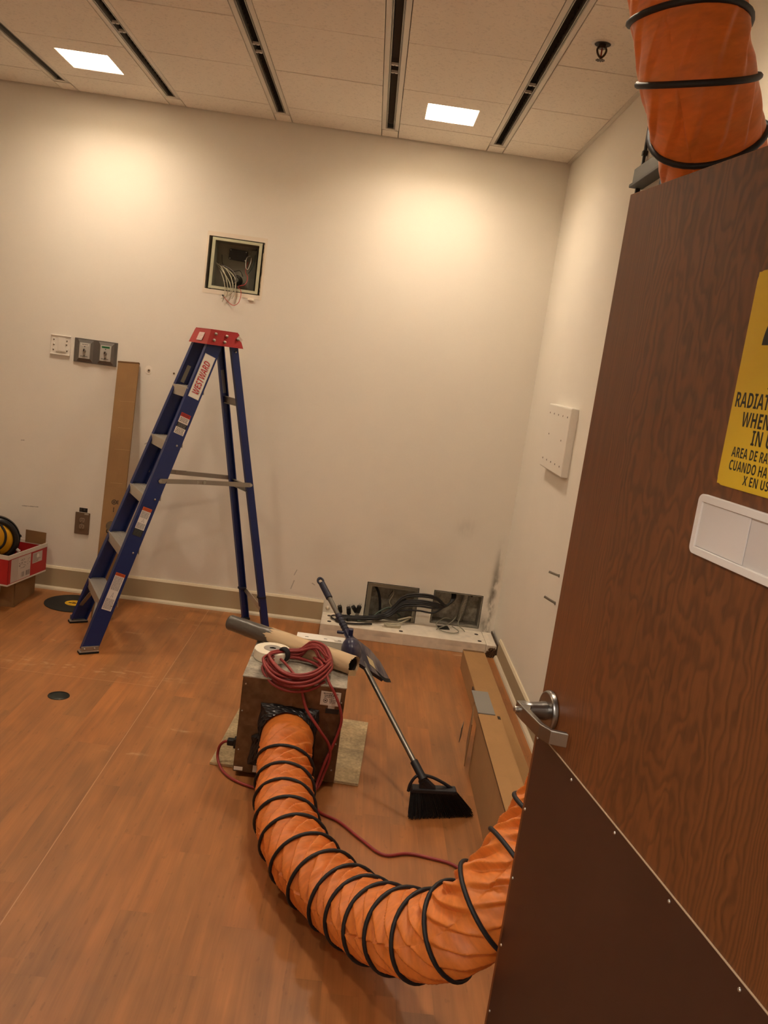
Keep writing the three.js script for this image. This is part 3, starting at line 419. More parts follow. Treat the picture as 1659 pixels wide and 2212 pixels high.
// ------------------------------------------------------------------ step ladder
{
  const t = thing('step_ladder', 'blue fibreglass step ladder with a red top cap and aluminium steps', 'ladder', [-2.332, 0, 0.7735], 0.5847);
  const y1 = 1.655, sT = 0.548, wB = 0.253, wT = 0.108, D = 0.041, TH = 0.03, SK = 0.038;
  const front = f => [sT * f, y1 * f], fw = f => wB + (wT - wB) * f;
  const channel = s => [[-D, 0], [D, 0], [D, -TH * s], [D - 0.006, -TH * s], [D - 0.005, -0.005 * s], [-D + 0.005, -0.005 * s], [-D + 0.006, -TH * s], [-D, -TH * s]];
  const mk = s => { const pts = channel(s); return s > 0 ? pts : pts.slice().reverse(); };
  const rails = {};
  for (const s of [1, -1]) {
    // profile y axis = dir x ref; for ref +x (a) and dir up, y = -z, so a near rail (s=1) opens towards -z
    rails[s] = part(t, 'front_rail', beam(mk(-s), [-s * SK, 0.012, s * wB], [sT, y1, s * wT], [1, 0, 0]), blueM);
    const f = part(t, 'foot', join(at(rbox(0.088, 0.028, 0.006, 0.001), 0.003, 0.026, s * (wB + 0.004)), at(rbox(0.098, 0.006, 0.04, 0.002), 0, 0.012, s * (wB - 0.012))), aluDullM, [-s * SK, 0, 0]);
    part(f, 'rubber_pad', rbox(0.1, 0.011, 0.042, 0.003), rubberM, [0, 0.0055, s * (wB - 0.012)]);
    for (const x of [-0.026, 0.024]) part(f, 'rivet', at(new THREE.SphereGeometry(0.005, 12, 8), 0, 0, 0), steelM, [x, 0.028, s * (wB + 0.0075)]);
  }
  // rear rails
  const rb = 0.112, rt = 0.103, rD = 0.0205, rear = f => [1.02 - 0.37 * f, 1.64 * f];
  for (const s of [1, -1]) {
    const pts = [[-rD, 0], [rD, 0], [rD, 0.024 * s], [rD - 0.005, 0.024 * s], [rD - 0.005, 0.005 * s], [-rD + 0.005, 0.005 * s], [-rD + 0.005, 0.024 * s], [-rD, 0.024 * s]];
    part(t, 'rear_rail', beam(s < 0 ? pts.slice().reverse() : pts, [1.02 + s * 0.018, 0.012, s * rb], [0.65, 1.64, s * rt], [1, 0, 0]), blueM);
    part(t, 'rear_foot', rbox(0.05, 0.016, 0.032, 0.004), rubberM, [1.02 + s * 0.018, 0.008, s * (rb - 0.012)]);
    part(t, 'sleeve', rbox(0.047, 0.014, 0.03, 0.002), std(0x111633, 0.5), [1.02 + s * 0.016 - 0.37 * 0.125, 0.205, s * (rb - 0.012)]);
  }
  // steps
  const stepY = [0.262, 0.535, 0.815, 1.1, 1.385];
  for (const y of stepY) {
    const f = y / y1, [s] = front(f), w = 2 * (fw(f) - 0.007);
    const prof = shapeOf([[-0.046, 0], [0.044, 0], [0.044, -0.03], [0.041, -0.03], [0.041, -0.004], [-0.042, -0.004], [-0.042, -0.05], [-0.034, -0.05], [-0.034, -0.053], [-0.046, -0.053]]);
    const g = extr(prof, w); g.translate(0, 0, -w / 2); const st = part(t, 'step', g, aluM, [s, y, 0], [0, -Math.atan(SK * (1 - f) / fw(f)), 0]);
    for (let i = 0; i < 6; i++) part(st, 'tread_rib', box(0.003, 0.0016, w - 0.01), aluM, [-0.034 + i * 0.0135, 0.0008, 0]);
    for (const q of [-1, 1]) part(t, 'rivet', new THREE.SphereGeometry(0.006, 12, 8), steelM, [s + 0.01 - q * SK * (1 - f), y - 0.02, q * (fw(f) + 0.001)]);
  }
  { const f = stepY[0] / y1, [s] = front(f), w = fw(f); for (const q of [-1, 1]) part(t, 'knee_brace', beam([[-0.012, -0.0015], [0.012, -0.0015], [0.012, 0.0015], [-0.012, 0.0015]], [s - 0.036 - q * 0.018, stepY[0] - 0.04, q * (w - 0.12)], [s * 0.42 - 0.03 - q * SK, 0.1, q * (fw(0.07) - 0.012)], [1, 0, 0]), aluDullM); }
  // spreaders
  for (const q of [1, -1]) {
    const a = [0.292 - q * 0.012, 0.893, q * (fw(0.54) + 0.004)], b = [0.826 + q * 0.008, 0.876, q * 0.112], m = [0.52, 0.888, q * 0.142];
    const sp = part(t, 'spreader', join(beam([[-0.0125, -0.0018], [0.0125, -0.0018], [0.0125, 0.0018], [-0.0125, 0.0018]], a, [m[0] + 0.03, m[1], m[2]], [0, 1, 0]), beam([[-0.0125, -0.0018], [0.0125, -0.0018], [0.0125, 0.0018], [-0.0125, 0.0018]], [m[0] - 0.03, m[1] + 0.001, m[2] + q * 0.004], b, [0, 1, 0])), aluDullM);
    for (const [x, y, z] of [a, b, [m[0] + 0.02, m[1], m[2] + q * 0.004], [m[0] - 0.02, m[1], m[2] + q * 0.004]]) part(sp, 'rivet', at(cyl(0.009, 0.004, 16), 0, 0, 0, Math.PI / 2), steelM, [x, y, z + q * 0.003]);
  }
  // rear braces
  const rp = (f, s) => { const [x, y] = rear(f); return [x, y, s * (rb - 0.012)]; };
  const flat = [[-0.016, -0.002], [0.016, -0.002], [0.016, 0.002], [-0.016, 0.002]];
  for (const f of [0.81, 0.52]) part(t, 'rear_brace', beam([[-0.02, -0.002], [0.02, -0.002], [0.02, 0.012], [0.016, 0.012], [0.016, 0.002], [-0.016, 0.002], [-0.016, 0.012], [-0.02, 0.012]], rp(f, -1), rp(f, 1), [0, 1, 0]), aluDullM);
  part(t, 'rear_brace', beam(flat, [0.977, 0.196, -rb + 0.01], [0.987, 0.14, rb - 0.01], [0, 1, 0]), aluM);
  // top cap: tapered shell
  const capTop = [[0.505, -0.1], [0.664, -0.1], [0.664, 0.118], [0.505, 0.118]], capBot = [[0.48, -0.116], [0.69, -0.116], [0.69, 0.136], [0.48, 0.136]];
  const yT = 1.698, yB = 1.622, pos = [], quad = (a, b, c, d) => pos.push(...a, ...b, ...c, ...a, ...c, ...d), P = (q, y) => [q[0], y, q[1]];
  for (let i = 0; i < 4; i++) { const j = (i + 1) % 4; quad(P(capBot[j], yB), P(capBot[i], yB), P(capTop[i], yT), P(capTop[j], yT)); const inn = q => [q[0] + (0.586 - q[0]) * 0.06, q[1] * 0.95]; quad(P(inn(capBot[i]), yB), P(inn(capBot[j]), yB), P(inn(capTop[j]), yT - 0.008), P(inn(capTop[i]), yT - 0.008)); quad(P(capBot[i], yB), P(capBot[j], yB), P(inn(capBot[j]), yB), P(inn(capBot[i]), yB)); }
  quad(P(capTop[3], yT), P(capTop[2], yT), P(capTop[1], yT), P(capTop[0], yT)); quad(P(capTop[0], yT - 0.008), P(capTop[1], yT - 0.008), P(capTop[2], yT - 0.008), P(capTop[3], yT - 0.008));
  const cg = new THREE.BufferGeometry(); cg.setAttribute('position', new THREE.Float32BufferAttribute(pos, 3)); cg.setAttribute('uv', new THREE.Float32BufferAttribute(new Float32Array(pos.length / 3 * 2), 2)); cg.computeVertexNormals();
  const cap = part(t, 'top_cap', cg, std(0xa01b1c, 0.42, 0, { side: THREE.DoubleSide }));
  part(cap, 'top_tray_rim', join(at(rbox(0.15, 0.006, 0.012, 0.002), 0.585, yT + 0.002, 0.112), at(rbox(0.15, 0.006, 0.012, 0.002), 0.585, yT + 0.002, -0.094), at(rbox(0.012, 0.006, 0.21, 0.002), 0.511, yT + 0.002, 0.009)), std(0xa01b1c, 0.42));
  for (const [x, y] of [[0.53, 1.68], [0.592, 1.676], [0.52, 1.647], [0.58, 1.644], [0.655, 1.668]]) part(cap, 'rivet', new THREE.SphereGeometry(0.0085, 14, 10), steelM, [x, y, 0.124 + (1.7 - y) * 0.22]);
  part(t, 'rivet', new THREE.SphereGeometry(0.006, 12, 8), steelM, [0.662, 1.6, 0.106]);
  const dent = part(cap, 'scraped_corner', new THREE.PlaneGeometry(0.03, 0.016), std(0xb9a89c, 0.8), [0.67, 1.672, 0.1256], [-0.235, 0, -0.75]);
  const cl = part(cap, 'label', new THREE.PlaneGeometry(0.075, 0.045), std(0xffffff, 0.5, 0, { map: canvasTex(160, 96, (g, w, h) => { g.fillStyle = '#ded5cc'; g.fillRect(0, 0, w, h); g.fillStyle = '#b4564e'; for (let i = 0; i < 6; i++) for (let j = 0; j < 5; j++) g.fillRect(8 + j * 30, 10 + i * 14, 20 + hash(i, j) * 8, 5); g.strokeStyle = '#c8837a'; g.strokeRect(3, 3, w - 6, h - 6); }) }), [0.4895, 1.66, 0.02], [0, -Math.PI / 2, 0]);
  cl.rotation.order = 'YXZ'; cl.rotation.set(-0.355, -Math.PI / 2, 0);
  // decals on the near rail, lying on its web
  const p0 = V(-SK, 0.012, wB), p1 = V(sT, y1, wT), dir = p1.clone().sub(p0); const RL = dir.length(); dir.normalize(); const ax = V(1, 0, 0).addScaledVector(dir, -dir.x).normalize(), nz = ax.clone().cross(dir).normalize();
  const decal = (name, f, l, w, tex, label, off = 0) => { const g = new THREE.PlaneGeometry(w, l); const c = p0.clone().addScaledVector(dir, f * RL).addScaledVector(ax, off).addScaledVector(nz, 0.0012); g.applyMatrix4(new THREE.Matrix4().makeBasis(ax, dir, nz).setPosition(c)); const m = part(t, name, g, std(0xffffff, 0.45, 0, { map: tex })); if (label) m.userData.label = label; return m; };
  decal('brand_label', 0.875, 0.245, 0.062, canvasTex(160, 632, (g, w, h) => {
    g.fillStyle = '#e9e4da'; g.fillRect(0, 0, w, h); g.strokeStyle = '#8b7f78'; g.lineWidth = 2; g.strokeRect(4, 4, w - 8, h - 8);
    g.save(); g.translate(w / 2, h / 2 + 22); g.rotate(-Math.PI / 2); g.font = 'italic bold 92px sans-serif'; g.textAlign = 'center'; g.textBaseline = 'middle'; g.scale(0.95, 1.4);
    g.lineWidth = 12; g.lineJoin = 'round'; g.strokeStyle = '#6d6a72'; g.strokeText('WESTWARD', 0, 0, 560); g.lineWidth = 7; g.strokeStyle = '#f3eee6'; g.strokeText('WESTWARD', 0, 0, 560); g.fillStyle = '#b3171c'; g.fillText('WESTWARD', 0, 0, 560); g.restore();
  }), 'white brand label with red lettering');
  const fine = (g, x, y, w, h, c, row = 7) => { g.fillStyle = c; for (let j = 0; j * row < h - 3; j++) { let q = x; while (q < x + w - 4) { const l = Math.min(6 + hash(j, q | 0, 7) * 24, x + w - q); g.fillRect(q, y + j * row, l, row * 0.5); q += l + 4; } } };
  decal('warning_label', 0.72, 0.115, 0.056, canvasTex(140, 300, (g, w, h) => { g.fillStyle = '#141416'; g.fillRect(0, 0, w, h); g.fillStyle = '#b02a24'; g.fillRect(0, 0, w, 54); g.fillStyle = '#e5dfd5'; g.fillRect(0, 54, w, 86); g.fillRect(0, 206, w, 94); fine(g, 10, 12, 120, 36, '#4a0f0d', 12); fine(g, 12, 64, 116, 68, '#3a3733', 11); fine(g, 12, 146, 116, 52, '#77736d', 12); fine(g, 12, 216, 116, 76, '#3a3733', 12); }), 'small red, white and black warning label');
  decal('warning_label', 0.405, 0.155, 0.05, canvasTex(130, 400, (g, w, h) => { g.fillStyle = '#1c1f22'; g.fillRect(0, 0, w, h); g.fillStyle = '#c8551f'; g.fillRect(0, 0, w, 44); g.fillStyle = '#d9d5d0'; g.fillRect(0, 48, w, 256); fine(g, 10, 10, 110, 28, '#5a1f08', 10); fine(g, 8, 58, 112, 90, '#57555a', 7); g.strokeStyle = '#6a6870'; g.lineWidth = 3; g.beginPath(); g.moveTo(50, 210); g.lineTo(70, 160); g.lineTo(90, 210); g.moveTo(56, 195); g.lineTo(84, 195); g.stroke(); fine(g, 8, 220, 112, 80, '#57555a', 7); fine(g, 8, 312, 112, 84, '#4d5048', 8); }), 'orange-topped white instruction label');
  decal('warning_label', 0.185, 0.2, 0.052, canvasTex(130, 500, (g, w, h) => { g.fillStyle = '#d9d5d0'; g.fillRect(0, 0, w, h); g.fillStyle = '#c8551f'; g.fillRect(0, 0, w, 40); fine(g, 10, 8, 110, 28, '#5a1f08', 10); fine(g, 8, 50, 112, 180, '#66646a', 7); g.strokeStyle = '#6a6870'; g.lineWidth = 3; g.beginPath(); g.moveTo(54, 330); g.lineTo(68, 262); g.lineTo(84, 330); g.moveTo(58, 310); g.lineTo(80, 310); g.stroke(); fine(g, 8, 348, 112, 140, '#66646a', 7); }), 'tall white instruction label');
  // labels on the far rails
  { const q0 = V(SK, 0.012, -wB), q1 = V(sT, y1, -wT), d2 = q1.clone().sub(q0), L2 = d2.length(); d2.normalize(); const a2 = V(1, 0, 0).addScaledVector(d2, -d2.x).normalize(), n2 = a2.clone().cross(d2).normalize(); const g = new THREE.PlaneGeometry(0.022, 0.1); g.applyMatrix4(new THREE.Matrix4().makeBasis(a2, d2, n2).setPosition(q0.clone().addScaledVector(d2, L2 * 0.872).addScaledVector(n2, 0.0065))); part(t, 'small_label', g, std(0x8f8b80, 0.6)); const g3 = new THREE.PlaneGeometry(0.02, 0.13); g3.rotateZ(0.22); g3.translate(rear(0.87)[0], rear(0.87)[1], -rt + 0.0062); part(t, 'small_label', g3, std(0x6b6c70, 0.6)); }
}
// ------------------------------------------------------------------ disc, boxes and tool at the left
{
  const t = thing('cutting_disc', 'large thin black cutting disc lying on the floor with a yellow centre label', 'cutting disc', [-2.56, 0, 0.245]);
  const s = new THREE.Shape().absarc(0, 0, 0.168, 0, Math.PI * 2), p = new THREE.Path(); p.absarc(0, 0, 0.0125, 0, Math.PI * 2, true); s.holes.push(p); const g = extr(s, 0.003, 0, 64); g.rotateX(-Math.PI / 2); part(t, 'disc', g, std(0x15140f, 0.75), [0, 0.001, 0]);
  const l = new THREE.Shape().absarc(0, 0, 0.052, 0, Math.PI * 2), q = new THREE.Path(); q.absarc(0, 0, 0.013, 0, Math.PI * 2, true); l.holes.push(q); const lg = new THREE.ShapeGeometry(l, 48); const lp = lg.attributes.position, lu = lg.attributes.uv; for (let i = 0; i < lp.count; i++) lu.setXY(i, lp.getX(i) / 0.104 + 0.5, lp.getY(i) / 0.104 + 0.5); lg.rotateX(-Math.PI / 2);
  part(t, 'label', lg, std(0xffffff, 0.6, 0, { map: canvasTex(256, 256, (g2) => { g2.fillStyle = '#e2b21a'; g2.fillRect(0, 0, 256, 256); g2.fillStyle = '#2b230d'; g2.fillRect(52, 112, 44, 40); for (let i = 0; i < 9; i++) g2.fillRect(72 + i * 13, 34 + Math.abs(i - 4) * 3, 8, 14); for (let i = 0; i < 7; i++) g2.fillRect(90 + i * 12, 205, 7, 10); }) }), [0, 0.0045, 0]);
}
{
  const t = thing('cardboard_box', 'brown cardboard box on the floor at the left edge, under the red box', 'cardboard box', [-2.975, 0, 0.285], 0.03);
  const w = 0.27, d = 0.33, h = 0.148;
  for (const [bw, bd, x, z] of [[w, 0.004, 0, d / 2 - 0.002], [w, 0.004, 0, -d / 2 + 0.002], [0.004, d, w / 2 - 0.002, 0], [0.004, d, -w / 2 + 0.002, 0]]) part(t, 'side', boxUV(box(bw, h, bd)), cardDarkM, [x, h / 2, z]);
  part(t, 'bottom', boxUV(box(w, 0.004, d)), cardDarkM, [0, 0.004, 0]);
  part(t, 'flap', boxUV(box(w - 0.01, 0.0035, d / 2)), cardDarkM, [0, h - 0.003, -d / 4]); part(t, 'flap', boxUV(box(w - 0.01, 0.0035, d / 2)), cardDarkM, [0, h - 0.003, d / 4]);
  part(t, 'torn_flap', boxUV(box(0.09, 0.0035, 0.07)), std(0xb7ab97, 0.9), [0.02, 0.085, d / 2 + 0.03], [0.7, 0.2, 0.15]);
}
{
  const t = thing('red_box', 'open red and white cardboard box with shipping labels, holding the yellow tool', 'cardboard box', [-2.838, 0.151, 0.551], -0.158);
  // local: corner at origin, right side runs to -z, front runs to -x
  const L = 0.405, W = 0.36, h = 0.172, redM = std(0xb01a1e, 0.5), wEdge = std(0xd9d0c4, 0.7), inM = std(0x9a7a55, 0.9);
  part(t, 'side', boxUV(box(0.003, h, L)), redM, [-0.0015, h / 2, -L / 2]); part(t, 'side', boxUV(box(W, h, 0.003)), redM, [-W / 2, h / 2, -0.0015]);
  part(t, 'side', boxUV(box(0.003, h, L)), redM, [-W + 0.0015, h / 2, -L / 2]); part(t, 'side', boxUV(box(W, h, 0.003)), redM, [-W / 2, h / 2, -L + 0.0015]);
  part(t, 'bottom', boxUV(box(W, 0.004, L)), inM, [-W / 2, 0.004, -L / 2]);
  part(t, 'white_rim', join(at(box(0.005, 0.024, L), -0.0013, h - 0.008, -L / 2), at(box(W, 0.024, 0.005), -W / 2, h - 0.008, -0.0013), at(box(W, 0.02, 0.005), -W / 2, h - 0.008, -L + 0.0013)), wEdge);
  part(t, 'white_base_edge', join(at(box(0.004, 0.009, L), -0.001, 0.0045, -L / 2), at(box(W, 0.009, 0.004), -W / 2, 0.0045, -0.001)), wEdge);
  part(t, 'brown_flap', boxUV(box(0.13, 0.075, 0.004)), cardDarkM, [-0.075, h + 0.026, -L + 0.004]);
  const lab = part(t, 'shipping_label', new THREE.PlaneGeometry(0.2, 0.135), std(0xffffff, 0.6, 0, { map: canvasTex(320, 216, (g, w, h2) => { g.fillStyle = '#cfc4bb'; g.fillRect(0, 0, w, h2); g.fillStyle = '#c2b6ad'; g.fillRect(0, 0, 110, h2); g.fillStyle = '#5a504b'; for (let i = 0; i < 40; i++) g.fillRect(120 + hash(i, 1) * 170, 20 + hash(i, 2) * 90, 4 + hash(i, 3) * 22, 3); for (let i = 0; i < 26; i++) g.fillRect(170 + i * 5 + (i > 10 ? 20 : 0), 150, 1 + hash(i, 5) * 3.4, 46); g.strokeStyle = '#8d817a'; g.lineWidth = 2; g.beginPath(); g.moveTo(112, 0); g.lineTo(104, 110); g.lineTo(126, 216); g.stroke(); }) }), [0.0006, 0.08, -0.128], [0, Math.PI / 2, 0]);
  part(t, 'shipping_label', new THREE.PlaneGeometry(0.105, 0.062), std(0xffffff, 0.6, 0, { map: canvasTex(160, 96, (g, w, h2) => { g.fillStyle = '#c4b6ae'; g.fillRect(0, 0, w, h2); g.fillStyle = '#6d5f5a'; for (let i = 0; i < 8; i++) g.fillRect(10, 12 + i * 10, 50 + hash(i, 6) * 80, 4); g.fillStyle = '#e6ded6'; g.fillRect(70, 20, 40, 30); }) }), [0.0006, 0.11, -0.3], [0, Math.PI / 2, 0]);
}
{
  const t = thing('circular_power_tool', 'yellow and black round power tool standing in the red box at the left edge', 'power tool', [-2.985, 0.372, 0.4]);
  t.rotation.set(0, 0.35, 0);
  const ye = std(0xe0a818, 0.4);
  part(t, 'yellow_body', (() => { const g = new THREE.LatheGeometry([[0.001, 0.05], [0.05, 0.048], [0.085, 0.034], [0.098, 0.015], [0.1, -0.02]].map(p => new THREE.Vector2(...p)), 48); g.rotateX(Math.PI / 2); return g; })(), std(0xd79d14, 0.38, 0, { side: THREE.DoubleSide }));
  part(t, 'guard_ring', new THREE.TorusGeometry(0.112, 0.019, 14, 56), std(0x1a1a1a, 0.3), [0, 0, 0.004]);
  part(t, 'outer_rim', (() => { const g = new THREE.CylinderGeometry(0.135, 0.135, 0.03, 56, 1, true); g.rotateX(Math.PI / 2); return g; })(), std(0x0f0f10, 0.45, 0, { side: THREE.DoubleSide }), [0, 0, -0.015]);
  part(t, 'back_disc', (() => { const g = new THREE.CylinderGeometry(0.134, 0.134, 0.006, 56); g.rotateX(Math.PI / 2); return g; })(), std(0x161616, 0.6), [0, 0, -0.032]);
  part(t, 'carry_bar', tube([[0.03, 0.1, 0.05], [0.058, 0.05, 0.066], [0.052, -0.01, 0.07], [0.01, -0.05, 0.07], [-0.05, -0.07, 0.06]], 0.007, 30, 10), blackM);
  part(t, 'rating_label', new THREE.PlaneGeometry(0.03, 0.012), std(0x2b2410, 0.5), [0.02, -0.068, 0.0475], [0.3, 0, 0]);
  part(t, 'latch', rbox(0.024, 0.014, 0.014, 0.003), std(0xd5d0c5, 0.4), [0.128, -0.055, 0.012], [0, 0, -0.6]); part(t, 'latch_block', rbox(0.02, 0.03, 0.018, 0.003), std(0x8e897f, 0.5), [0.132, -0.08, 0.0], [0, 0, 0.3]);
  part(t, 'trigger_block', rbox(0.09, 0.06, 0.05, 0.008), blackSoftM, [0.08, -0.12, 0.0]); part(t, 'guard_tab', rbox(0.012, 0.014, 0.01, 0.002), blackM, [0.134, 0.025, -0.01], [0, 0, 0.6]);
  part(t, 'base_shoe', rbox(0.24, 0.02, 0.09, 0.004), blackSoftM, [0.0, -0.15, 0.0]);
  const bl = part(t, 'support_block', rbox(0.18, 0.056, 0.08, 0.006), blackSoftM, [0, -0.188, 0]);
}
// ------------------------------------------------------------------ blower on its board, and what lies on it
{
  const b = part(scene, 'floor_board', boxUV(new RoundedBoxGeometry(0.597, 0.012, 0.6, 1, 0.002)), particleM, [-1.1, 0.0062, 1.735], [0, -0.06, 0]); tag(b, 'rough tan board lying on the floor under the blower box', 'board');
  const t = thing('blower_box', 'square sheet metal blower box with the orange duct taped to its front', 'blower', [-1.1165, 0.0125, 1.874]);
  const sideM = std(0xffffff, 0.34, 0.9, { map: texture(256, 256, (u, v) => { const k = 0.9 + (fbm(u * 14, v * 14, 111) - 0.5) * 0.35; return [128 * k, 112 * k, 92 * k]; }, [3, 3]) });
  const topM = std(0xffffff, 0.75, 0.25, { map: texture(512, 512, (u, v) => { const n = fbm(u * 9, v * 9, 113, 4), f = fbm(u * 70, v * 70, 114, 2); const k = 0.86 + (n - 0.5) * 0.55 + (f - 0.5) * 0.25; return [196 * k, 188 * k, 170 * k]; }, [2, 2]) });
  part(t, 'casing', boxUV(new RoundedBoxGeometry(0.397, 0.392, 0.424, 3, 0.004)), sideM, [0, 0.204, 0]);
  part(t, 'top_panel', boxUV(new RoundedBoxGeometry(0.401, 0.006, 0.429, 2, 0.002)), topM, [0, 0.4005, 0]);
  part(t, 'base_rail', rbox(0.36, 0.012, 0.38, 0.002), blackM, [0, 0.006, 0]);
  for (const [x, y] of [[-0.185, 0.37], [0.186, 0.34], [-0.188, 0.26], [0.186, 0.17], [0.182, 0.06], [-0.185, 0.1]]) part(t, 'screw', new THREE.SphereGeometry(0.0035, 10, 8), steelM, [x, y, 0.2125]);
  const lab = part(t, 'rating_label', rbox(0.076, 0.056, 0.0008, 0.0003), whiteM, [0.143, 0.352, 0.2126]);
  part(lab, 'print', new THREE.PlaneGeometry(0.074, 0.054), std(0xffffff, 0.5, 0, { map: canvasTex(192, 140, (g, w, h) => { g.fillStyle = '#cfc6bb'; g.fillRect(0, 0, w, h); g.fillStyle = '#2c2622'; const r = (x, y, l, hh) => { let q = x; while (q < x + l) { const s = 5 + hash(q | 0, y, 3) * 16; g.fillRect(q, y, Math.min(s, x + l - q), hh); q += s + 4; } }; r(22, 14, 148, 9); r(32, 32, 110, 10); r(36, 48, 130, 5); r(30, 59, 140, 5); r(84, 76, 90, 5); r(90, 88, 84, 5); r(84, 100, 70, 5); r(90, 112, 60, 5); g.beginPath(); g.arc(48, 94, 20, 0, 7); g.lineWidth = 5; g.strokeStyle = '#2c2622'; g.stroke(); g.fillRect(38, 88, 20, 12); }) }), [0, 0, 0.0006]);
  part(t, 'black_label', rbox(0.052, 0.02, 0.0008, 0.0003), std(0x1a1817, 0.5), [0.155, 0.302, 0.2126]); part(t, 'small_label', rbox(0.026, 0.012, 0.0008, 0.0003), std(0xb5aa9c, 0.6), [0.15, 0.318, 0.2126]);
  part(t, 'white_sticker', rbox(0.034, 0.015, 0.0008, 0.0003), whiteM, [-0.178, 0.022, 0.2126]); part(t, 'white_sticker', rbox(0.02, 0.028, 0.0008, 0.0003), whiteM, [-0.112, 0.028, 0.2126]);
  part(t, 'power_socket', rbox(0.012, 0.04, 0.032, 0.004), blackM, [-0.204, 0.107, 0.17]);
  // crumpled black tape round the outlet
  const N = 72, pos = [], idx = [];
  for (let j = 0; j <= 10; j++) for (let i = 0; i <= N; i++) {
    const a = i / N * Math.PI * 2, c = Math.cos(a), s = Math.sin(a), sq = 0.118 / Math.max(Math.abs(c), Math.abs(s)) * (0.9 + 0.14 * fbm(i * 0.35, 3, 121)) + (c < -0.4 && s < -0.1 ? 0.035 * hash(i >> 2, 1, 5) : 0);
    const r0 = 0.1, f = j / 10, r = r0 + (sq - r0) * f; const z = 0.002 + (1 - f) * 0.03 + 0.012 * (fbm(i * 0.5, j * 0.8, 123, 3) - 0.45) * (0.35 + 0.65 * (1 - f)) + 0.004 * (j === 10 ? 0 : Math.abs(Math.sin(i * 1.3 + j)));
    pos.push(r * c * 1.0, r * s * 1.02, Math.max(z, 0.0015));
  }
  for (let j = 0; j < 10; j++) for (let i = 0; i < N; i++) { const a = j * (N + 1) + i, b2 = a + N + 1; idx.push(a, b2, b2 + 1, a, b2 + 1, a + 1); }
  const g = new THREE.BufferGeometry(); g.setAttribute('position', new THREE.Float32BufferAttribute(pos, 3)); g.setIndex(idx); const gg = g.toNonIndexed(); gg.computeVertexNormals(); gg.setAttribute('uv', new THREE.Float32BufferAttribute(new Float32Array(gg.attributes.position.count * 2), 2));
  part(t, 'tape_collar', gg, std(0x211f21, 0.28, 0, { side: THREE.DoubleSide }), [-0.006, 0.187, 0.2125]);
}
{
  const t = thing('long_white_carton', 'long white carton with small print lying at the back of the blower top', 'carton', [-1.047, 0.4162, 1.69]);
  part(t, 'body', boxUV(new RoundedBoxGeometry(0.205, 0.05, 0.072, 2, 0.003)), std(0xcac3b4, 0.75), [0, 0.025, 0]);
  part(t, 'white_lid', rbox(0.207, 0.004, 0.074, 0.0015), std(0xefeae0, 0.6), [0, 0.0515, 0]);
  for (const x of [-0.06, 0.02, 0.08]) part(t, 'print_mark', box(0.014, 0.0005, 0.005), std(0x4a443d, 0.8), [x, 0.0538, 0.012]);
}
